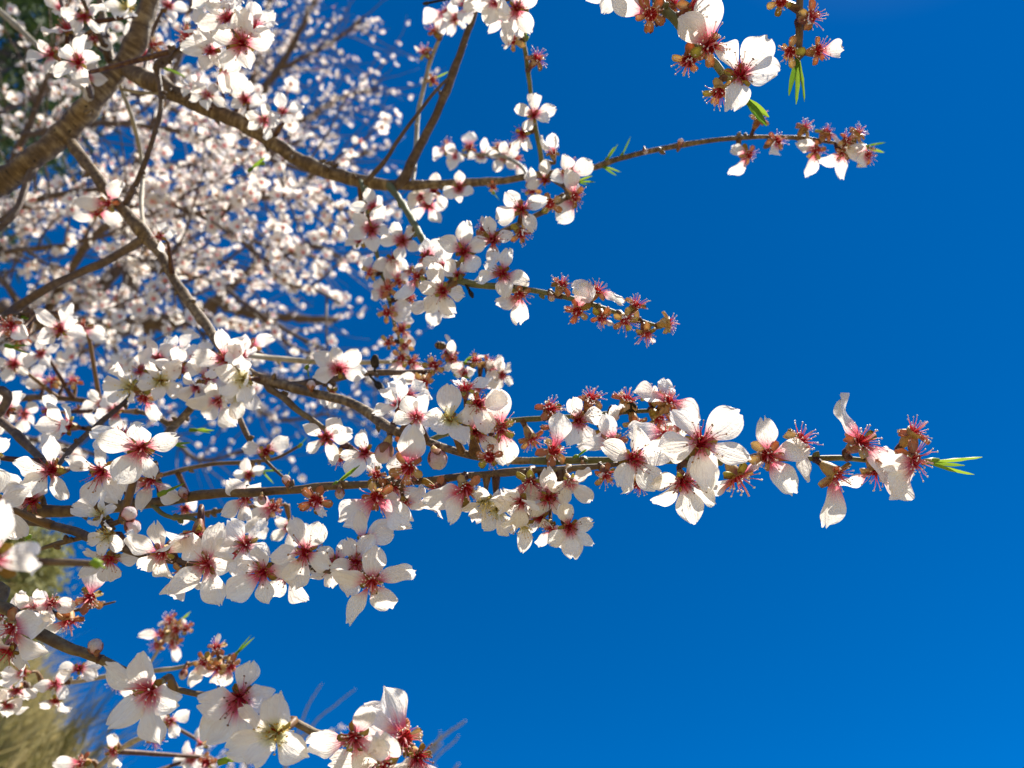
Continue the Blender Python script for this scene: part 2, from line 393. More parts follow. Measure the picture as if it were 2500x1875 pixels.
branch('M1', [((-.82, .46, 1.5), .024), ((-.66, .45, 1.80), .019), (-220, 560, .58, 33.44), (0, 445, .60, 26.40), (79, 389, .60, 26.40), (158, 323, .61, 25.52), (221, 253, .61, 24.64), (285, 177, .62, 22.88), (335, 95, .62, 22.88), (367, 0, .62, 20.24), (420, -140, .62, 17.60)], 'bark', lump=.10, seg=18, spurs=6)
branch('M2', [(300, 160, .62, 16.00), (345, 190, .61, 22.40), (380, 203, .605, 20.80), (459, 244, .60, 20.00), (570, 291, .595, 18.40), (663, 345, .59, 17.60), (727, 389, .59, 16.80), (822, 427, .59, 16.00), (904, 446, .59, 16.00), (980, 453, .585, 12.00), (1075, 449, .575, 9.60), (1233, 440, .56, 8.40), (1311, 427, .55, 8.40), (1390, 421, .54, 6.40), (1453, 408, .53, 6.80), (1516, 386, .53, 6.40), (1611, 364, .52, 6.17), (1722, 345, .51, 5.70), (1833, 335, .505, 5.03), (1916, 335, .50, 4.75), (1980, 340, .50, 4.37), (2043, 350, .50, 3.99), (2106, 358, .50, 3.42), (2138, 364, .50, 2.66)], 'bark', lump=.09, seg=16, spurs=26)
branch('B3', [(965, 455, .585, 13), (986, 437, .58, 13), (1021, 364, .575, 11), (1059, 291, .57, 10), (1090, 221, .565, 9.5), (1119, 142, .56, 8.5), (1144, 73, .55, 8), (1157, 38, .545, 7), (1180, -60, .54, 6)], 'bark_dark', spurs=5)
branch('B4', [(898, 440, .585, 6), (942, 389, .575, 4.8), (977, 335, .57, 4.5), (1024, 272, .565, 4.2), (1056, 231, .56, 4), (1094, 190, .56, 3)], 'bark_dark', name='twig', seg=8)
branch('B5', [(1008, 445, .59, 5), (1015, 364, .62, 6), (1021, 278, .64, 5.5), (1034, 215, .65, 5.2), (1053, 142, .66, 5), (1075, 92, .66, 4.5), (1094, 54, .66, 4), (1110, 10, .66, 3.6), (1130, -60, .66, 3)], 'bark_pale', name='twig', seg=8, spurs=4)
branch('B6', [(1325, 425, .55, 6.5), (1317, 358, .53, 6), (1308, 316, .525, 5.8), (1295, 222, .51, 5.5), (1285, 142, .50, 5.2), (1278, 95, .49, 5.2), (1285, 32, .48, 5), (1290, -50, .47, 4.5)], 'twig', name='twig', seg=9, spurs=4)
branch('B7', [(950, 452, .585, 9), (973, 484, .56, 8), (999, 525, .53, 8), (1021, 564, .50, 8), (1045, 610, .475, 8), (1090, 668, .45, 8), (1138, 690, .435, 9), (1185, 697, .43, 8), (1258, 703, .42, 7), (1321, 713, .415, 6.5), (1369, 722, .41, 6.2), (1416, 735, .41, 6), (1480, 755, .41, 5.8), (1511, 766, .41, 5.4), (1559, 781, .41, 5), (1606, 796, .41, 4.2), (1622, 792, .41, 4)], 'twig', name='twig', seg=10, spurs=16)
branch('B9', [(1330, 425, .545, 7), (1385, 465, .50, 6.5), (1345, 505, .475, 6.5), (1270, 545, .46, 6.5), (1214, 573, .452, 6.5), (1150, 620, .45, 6.5), (1094, 665, .45, 6)], 'bark_red', name='twig', seg=9, spurs=8)
branch('B10', [(880, 440, .585, 5), (891, 478, .56, 5), (899, 529, .55, 5), (920, 618, .55, 5), (935, 678, .55, 5), (951, 735, .55, 4.6), (964, 792, .55, 4.3), (977, 836, .55, 4), (985, 880, .55, 3.5)], 'twig', name='twig', seg=8, spurs=6)
branch('L2', [(160, 328, .614, 9.46), (180, 358, .605, 12.90), (228, 421, .59, 12.90), (294, 504, .58, 12.90), (342, 558, .57, 14.62), (364, 586, .57, 14.62), (396, 627, .56, 12.04), (427, 684, .55, 11.18), (468, 744, .53, 12.04), (506, 798, .515, 12.04), (540, 845, .50, 12.04), (590, 895, .485, 12.04), (632, 923, .475, 12.90), (695, 942, .465, 11.61), (758, 958, .455, 11.18), (822, 973, .44, 11.18), (875, 992, .43, 11.18), (917, 1021, .42, 12.04), (942, 1040, .41, 11.18), (980, 1059, .40, 10.32), (1043, 1078, .39, 9.46), (1106, 1100, .38, 9.03), (1154, 1113, .375, 9.46), (1233, 1123, .37, 8.60), (1327, 1125, .36, 8.17)], 'bark', lump=.10, seg=14, spurs=22)
branch('B12', [(1300, 1124, .363, 9), (1327, 1125, .36, 9.3), (1453, 1124, .352, 8.6), (1643, 1125, .345, 8), (1754, 1125, .342, 7.6), (1817, 1121, .34, 7.4), (1990, 1119, .335, 6.8), (2069, 1119, .333, 6.2), (2116, 1124, .332, 5.6), (2196, 1125, .33, 5), (2268, 1127, .33, 4)], 'twig', name='twig', lump=.06, seg=12, spurs=14)
branch('B13', [((-.78, .42, 1.50), .016), ((-.5, .36, 1.58), .010), (-180, 1262, .43, 15), (63, 1250, .415, 14.5), (190, 1246, .41, 14), (285, 1236, .405, 13), (380, 1227, .40, 12.5), (475, 1211, .39, 12.5), (538, 1204, .385, 11), (600, 1203, .38, 10.5), (727, 1195, .372, 10), (806, 1187, .368, 9.6), (916, 1182, .362, 9), (1043, 1173, .356, 8.7), (1138, 1162, .352, 8.5), (1233, 1154, .349, 8.2), (1300, 1148, .347, 8), (1390, 1144, .346, 7.4), (1466, 1138, .345, 7), (1520, 1132, .345, 6)], 'bark_red', lump=.07, seg=14, spurs=22)
branch('B14', [(1043, 1078, .392, 7), (1120, 1048, .40, 7), (1232, 1029, .405, 6.5), (1311, 1022, .405, 6.2), (1374, 1019, .405, 6), (1469, 1011, .40, 5.8), (1532, 1005, .40, 5.4), (1627, 1002, .40, 4.6)], 'twig', name='twig', seg=10, spurs=8)
branch('B15', [((-.76, .40, 1.46), .012), ((-.4, .34, 1.57), .008), (-100, 1268, .38, 10), (70, 1274, .375, 9), (127, 1284, .37, 10), (190, 1299, .365, 11), (215, 1312, .36, 11), (285, 1331, .355, 11), (345, 1353, .35, 10), (450, 1372, .348, 9), (560, 1378, .345, 8.5), (700, 1385, .342, 8), (800, 1392, .34, 7), (890, 1418, .34, 6)], 'bark_dark', lump=.12, seg=12, spurs=14)
branch('B15b', [(100, 1340, .37, 4.5), (136, 1328, .368, 5.5), (180, 1318, .364, 5.5), (215, 1309, .36, 5)], 'bark_red', name='twig', seg=8, spurs=3)
branch('B15c', [(370, 1228, .40, 6), (390, 1250, .395, 5.5), (420, 1263, .39, 5), (470, 1266, .385, 4.5), (500, 1290, .37, 4)], 'twig', name='twig', seg=8, spurs=3)
branch('B15d', [(225, 1312, .362, 6), (262, 1285, .36, 6), (300, 1270, .358, 5)], 'bark_dark', name='twig', seg=8, spurs=4)
branch('B16', [((-.55, .28, 1.52), .008), (-300, 1360, .26, 9.00), (-30, 1365, .225, 9.00), (127, 1372, .22, 8.62), (190, 1375, .22, 8.25), (240, 1378, .22, 6.00)], 'bark_red', name='twig', spurs=4)
branch('B17', [((-.80, .45, 1.42), .014), ((-.4, 0.3080, 1.49), .008), (-120, 1450, 0.3410, 15.48), (0, 1480, 0.3355, 14.62), (41, 1503, 0.3300, 14.62), (63, 1527, 0.3300, 15.48), (111, 1553, 0.3267, 14.62), (158, 1578, 0.3245, 13.76), (222, 1600, 0.3212, 11.18), (291, 1632, 0.3190, 10.32), (370, 1668, 0.3135, 7.74), (472, 1692, 0.3135, 6.88), (500, 1698, 0.3135, 7.74), (585, 1722, 0.3113, 7.74), (660, 1742, 0.3102, 7.74), (718, 1761, 0.3080, 9.46), (769, 1790, 0.3080, 9.03), (835, 1809, 0.3058, 7.74), (900, 1845, 0.3047, 6.88), (960, 1890, 0.3047, 6.02)], 'bark_red', lump=.10, seg=14, spurs=12)
branch('B17b', [(70, 1525, 0.3300, 9), (62, 1548, 0.3267, 9), (50, 1562, 0.3245, 7)], 'bark_dark', name='twig', seg=8, spurs=3)
branch('B18', [((-.45, .38, 1.55), .005), (-60, 1690, .52, 5), (190, 1663, .52, 5.5), (269, 1650, .52, 5.5), (424, 1632, .51, 5.2), (475, 1619, .51, 5), (570, 1603, .50, 4.5)], 'bark_pale', name='twig', seg=8, spurs=8)
branch('B19', [((-.5, .5, 1.62), .005), (120, 1960, .56, 6), (240, 1872, .55, 6), (285, 1834, .55, 6), (348, 1799, .54, 6), (411, 1768, .54, 5)], 'bark_pale', name='twig', seg=8, spurs=8)
branch('B20', [(-60, 1520, .42, 6), (100, 1508, .42, 6), (149, 1496, .42, 5), (222, 1483, .42, 4), (282, 1469, .42, 2)], 'bark_dark', name='twig', seg=8, spurs=3)
branch('B21', [(300, 1720, .66, 4), (372, 1610, .66, 4), (405, 1560, .66, 3.5), (440, 1515, .66, 3)], 'bark_pale', name='twig', seg=8)
branch('L3', [(360, 586, .57, 10), (342, 589, .57, 10), (269, 633, .57, 9.5), (190, 668, .57, 9.5), (111, 706, .56, 9.5), (41, 751, .56, 10), (0, 779, .55, 10), (-160, 870, .54, 11), ((-.62, .46, 1.74), .008)], 'bark_dark', spurs=4)
branch('L4', [(85, 400, .60, 10), (63, 450, .59, 8), (47, 500, .58, 8), (13, 545, .57, 7.5), (-60, 600, .56, 6)], 'bark_dark', name='twig', seg=9)
branch('L5', [(0, 775, .55, 5), (79, 763, .55, 5.5), (136, 763, .55, 4)], 'bark_dark', name='twig', seg=8, spurs=4)
branch('L6', [(265, 150, .62, 7), (253, 111, .60, 6), (228, 54, .59, 6), (203, 0, .58, 5.5), (190, -40, .58, 5)], 'bark_dark', name='twig', seg=8, spurs=3)
branch('L7', [(275, 165, .62, 9), (269, 136, .62, 8), (256, 63, .63, 7.5), (244, 0, .64, 7), (240, -40, .64, 7)], 'bark', name='twig', seg=9, spurs=3)
branch('L8', [(-60, -20, .78, 8), (0, 28, .78, 7), (47, 70, .76, 7), (108, 127, .72, 6), (200, 215, .63, 5)], 'bark_pale', name='twig', seg=8)
branch('L9', [(425, 115, .52, 5), (405, 140, .55, 9), (383, 160, .58, 8), (389, 203, .58, 6), (394, 253, .575, 5.5), (380, 316, .57, 5.5), (358, 386, .57, 6), (335, 443, .575, 7), (304, 500, .58, 8)], 'bark_dark', name='twig', seg=9, spurs=10)
branch('L10', [(290, 200, .62, 5), (316, 269, .66, 5), (335, 335, .68, 5), (348, 411, .68, 5), (345, 500, .64, 5), (352, 560, .58, 5)], 'bark_pale', name='twig', seg=8, spurs=3)
branch('L11', [(295, 218, .63, 4), (345, 226, .62, 4), (386, 228, .6, 4)], 'bark_pale', name='twig', seg=8)
branch('L12', [((-.62, .60, 1.85), .006), (-80, 985, .68, 8), (0, 977, .68, 8), (79, 970, .67, 8), (142, 972, .66, 7), (218, 980, .65, 5), (300, 1000, .62, 4)], 'bark_dark', name='twig', seg=8, spurs=6)
branch('L13', [((-.70, .44, 1.72), .008), (-120, 960, .46, 10), (0, 1027, .45, 10), (47, 1068, .44, 9.5), (95, 1116, .43, 9), (130, 1160, .41, 7)], 'bark_dark', name='twig', seg=9, spurs=3)
branch('L14', [(372, 900, .50, 5), (313, 973, .49, 6), (247, 1030, .47, 6.5), (180, 1090, .45, 6), (140, 1140, .43, 5)], 'bark_dark', name='twig', seg=8, spurs=4)
branch('L15', [(545, 855, .50, 10), (522, 920, .49, 9.5), (475, 986, .48, 9.5), (424, 1043, .47, 9), (360, 1110, .43, 6)], 'bark', name='twig', seg=9, spurs=4)
branch('L16', [(470, 985, .49, 4), (421, 1034, .50, 6), (380, 1016, .51, 6), (336, 1005, .52, 5)], 'bark', name='twig', seg=8)
branch('L17', [(560, 940, .485, 6), (582, 1011, .48, 6.5), (608, 1072, .475, 6), (649, 1125, .465, 4.5), (700, 1172, .46, 2.5)], 'bark_dark', name='twig', seg=8, spurs=4)
branch('L18', [(330, 1180, .53, 4), (418, 1154, .54, 5), (506, 1135, .55, 5), (600, 1128, .55, 4.6), (673, 1119, .55, 4), (733, 1087, .55, 3)], 'bark_red', name='twig', seg=8, spurs=6)
branch('L19', [(440, 1260, .52, 4), (520, 1250, .52, 5), (600, 1238, .52, 5), (700, 1232, .52, 3.5)], 'bark_red', name='twig', seg=8, spurs=4)
branch('B11', [(648, 932, .472, 9), (660, 951, .468, 9), (695, 973, .462, 8), (727, 1002, .455, 7.5), (765, 1027, .45, 7), (810, 1060, .445, 6), (853, 1090, .44, 5.5), (890, 1120, .43, 5)], 'bark_red', name='twig', seg=9, spurs=6)
branch('B22', [(540, 850, .505, 7), (616, 868, .56, 7.5), (695, 877, .58, 7), (790, 884, .59, 6.5), (880, 885, .59, 6), (964, 884, .59, 5), (1040, 890, .59, 4)], 'bark_pale', name='twig', seg=8, spurs=8)
branch('B23', [(690, 943, .466, 8), (742, 937, .475, 9), (806, 928, .485, 8.5), (885, 912, .49, 7), (986, 909, .495, 6), (1075, 903, .505, 5), (1122, 887, .51, 4.5), (1200, 895, .52, 4)], 'bark_dark', name='twig', seg=9, spurs=12)
branch('L20', [(225, 245, .612, 7), (210, 195, .57, 6), (185, 120, .555, 5.5), (165, 60, .57, 4.5), (150, 0, .59, 4)], 'bark_dark', name='twig', seg=8, spurs=4)
branch('L21', [(395, 158, .57, 9), (432, 128, .53, 8), (475, 105, .505, 7), (530, 90, .485, 6), (600, 60, .475, 4)], 'bark_dark', name='twig', seg=8, spurs=10)
branch('L22', [(350, 188, .615, 5), (365, 120, .66, 5), (380, 60, .67, 4.5), (425, -30, .66, 4)], 'bark_dark', name='twig', seg=8, spurs=4)
branch('B24', [(1290, 432, .555, 4), (1265, 400, .64, 4.5), (1210, 378, .70, 4.5), (1130, 378, .735, 4), (1075, 372, .75, 3)], 'bark_pale', name='twig', seg=8, spurs=4)
branch('OH', [(405, -90, .62, 20), (480, -260, .60, 19), (800, -420, .55, 18), (1200, -430, .48, 17), (1600, -330, .42, 15), (1990, -260, .385, 12)], 'bark', lump=.1, spurs=4)
branch('T1', [(1520, -350, .43, 12), (1560, -150, .39, 12), (1608, 0, .37, 11.5), (1643, 41, .365, 11), (1668, 73, .362, 10.5), (1690, 104, .36, 10), (1747, 155, .357, 10), (1770, 187, .355, 9), (1800, 205, .355, 7)], 'twig', name='twig', spurs=5)
branch('T2', [(1960, -270, .39, 10), (1955, -100, .375, 9), (1953, 0, .37, 8.5), (1951, 63, .37, 8.5), (1950, 136, .37, 7)], 'bark_red', name='twig', spurs=5)

bcount = 0
def blossom(x, y, b, fx, fy, kind='f', petals=None, sc=1.0, dz=0., parent=A, fz=None):
    global bcount
    bcount += 1; r = random.Random(int(x*31+y*17+5))
    if kind in 'fy' and abs(fx)+abs(fy) < .4: fx += r.gauss(0, .16); fy += r.gauss(0, .16)
    n = dirw(fx, fy, fz)
    if isinstance(b, str):
        near = min(BR[b], key=lambda s: (s[2]-x)**2+(s[3]-y)**2); d0 = near[4]
    else: d0 = b
    fzz = -n.dot(FW)
    P = at(x, y, d0 - (.010*fzz if isinstance(b, str) else 0) - dz*.001)
    sc *= r.uniform(.95, 1.05)
    auto = petals is None
    if petals is None: petals = r.uniform(0, 72)
    if isinstance(petals, (int, float)): ang = [petals+72*k+r.uniform(-7, 7) for k in range(5) if r.random() > .16]
    else: ang = list(petals)
    xa = (RT - n*RT.dot(n)).normalized() if abs(n.dot(RT)) < .9 else (UP - n*UP.dot(n)).normalized()
    ya = n.cross(xa)
    def inplane(deg):       # picture angle -> angle in the blossom's own plane
        dv = RT*math.cos(math.radians(deg))+UP*math.sin(math.radians(deg)); return math.atan2(dv.dot(ya), dv.dot(xa))
    mw = Matrix.Translation(P) @ Matrix((xa, ya, n)).transposed().to_4x4() @ Matrix.Scale(sc, 4)
    nm = 'flower_bud' if kind == 'b' else 'blossom'
    root = link(nm, r.choice(CALYX), parent, mw)
    if kind == 'b':
        bo = link('closed_petals', r.choice(BUD), root, Matrix.Translation((0, 0, -.002)) @ Matrix.Rotation(r.uniform(0, 6), 4, 'Z'))
        bo.color = (1.9 if sc < .85 else .8, 0, 0, 1)
        for k in range(5):
            link('sepal', BSEP, root, Matrix.Rotation(k*1.2566, 4, 'Z'))
    else:
        age = {'f': r.uniform(.45, .95), 's': 1.0, 'y': .12}[kind]; fresh = 1.0 if kind == 'y' else 0.
        openb = {'f': r.uniform(-6, 26) if not auto or r.random() > .2 else r.uniform(34, 52), 's': r.uniform(-8, 14), 'y': r.uniform(20, 38)}[kind]
        offs = []
        for a in ang:
            th = inplane(a); offs.append(th)
            tl = math.radians(openb + r.gauss(0, 11)); k = r.uniform(.84, 1.10)
            po = link('petal', PETALS[r.randrange(len(PETALS))], root, Matrix.Translation((0, 0, .0002*len(offs))) @ Matrix.Rotation(th-math.pi/2, 4, 'Z') @ Matrix.Rotation(tl, 4, 'X') @ Matrix.Rotation(math.radians(r.uniform(-16, 16)), 4, 'Y') @ Matrix.Diagonal((k*r.uniform(.92, 1.1), k, k, 1)))
            po.color = (age, fresh, 0, 1)
        base = (offs[0] if offs else r.uniform(0, 6)) + math.pi/5
        for k in range(5):
            tl = math.radians(r.uniform(-35, 12) if kind == 's' else r.uniform(-6, 10))
            link('sepal', r.choice(SEP['o' if kind == 's' and r.random() < .75 else 'g']), root, Matrix.Translation((0, 0, -.0006 if kind == 's' else -.0007)) @ Matrix.Rotation(base+k*1.2566-math.pi/2+r.uniform(-.15, .15), 4, 'Z') @ Matrix.Rotation(tl, 4, 'X') @ Matrix.Scale(r.uniform(.85, 1.12)*(1 if kind == 's' else .84), 4))
        sk = kind if not (kind == 'f' and r.random() < .3) else 's'
        k = r.uniform(.92, 1.12)
        tlt = Matrix.Rotation(math.radians(r.gauss(0, 13 if kind == 's' else 5)), 4, 'X')
        link('stamens', r.choice(STAM[sk]), root, Matrix.Rotation(r.uniform(0, 6), 4, 'Z') @ tlt @ Matrix.Diagonal((k*r.uniform(.8, 1.1), k*r.uniform(.8, 1.1), k*r.uniform(.65, 1.15), 1)), kind='stuff')
        if kind == 's' and not ang and r.random() < .35:      # a withered scrap of petal still clinging
            po = link('petal', r.choice(PETALS), root, Matrix.Rotation(r.uniform(0, 6), 4, 'Z') @ Matrix.Rotation(r.uniform(.2, 1.0), 4, 'X') @ Matrix.Diagonal((.32, .5, .5, 1)))
            po.color = (1.3, 0, 0, 1)
    # stalk back to the wood
    base = P - n*.0090*sc
    best = None
    for bid, Sx in BR.items():
        if bid == 'trunk': continue
        for s in Sx:
            q = (s[0]-base).length_squared
            if best is None or q < best[0]: best = (q, s)
    tgt = best[1][0]; L = math.sqrt(best[0]); mid = base - n*min(.006, L*.35); mid2 = tgt.lerp(mid, .45)
    sp = spline([(base+n*.001, .0016*sc), (mid, .0016*sc), (mid2, .0018), (tgt, .0023)], .004)
    inv = mw.inverted(); mb = MB(); tube(mb, [inv @ p for p, _ in sp], [q/sc for _, q in sp], 6, 0, True, .1)
    link('stalk', mb.mesh('stalk', ['stalk']), root)
    return root

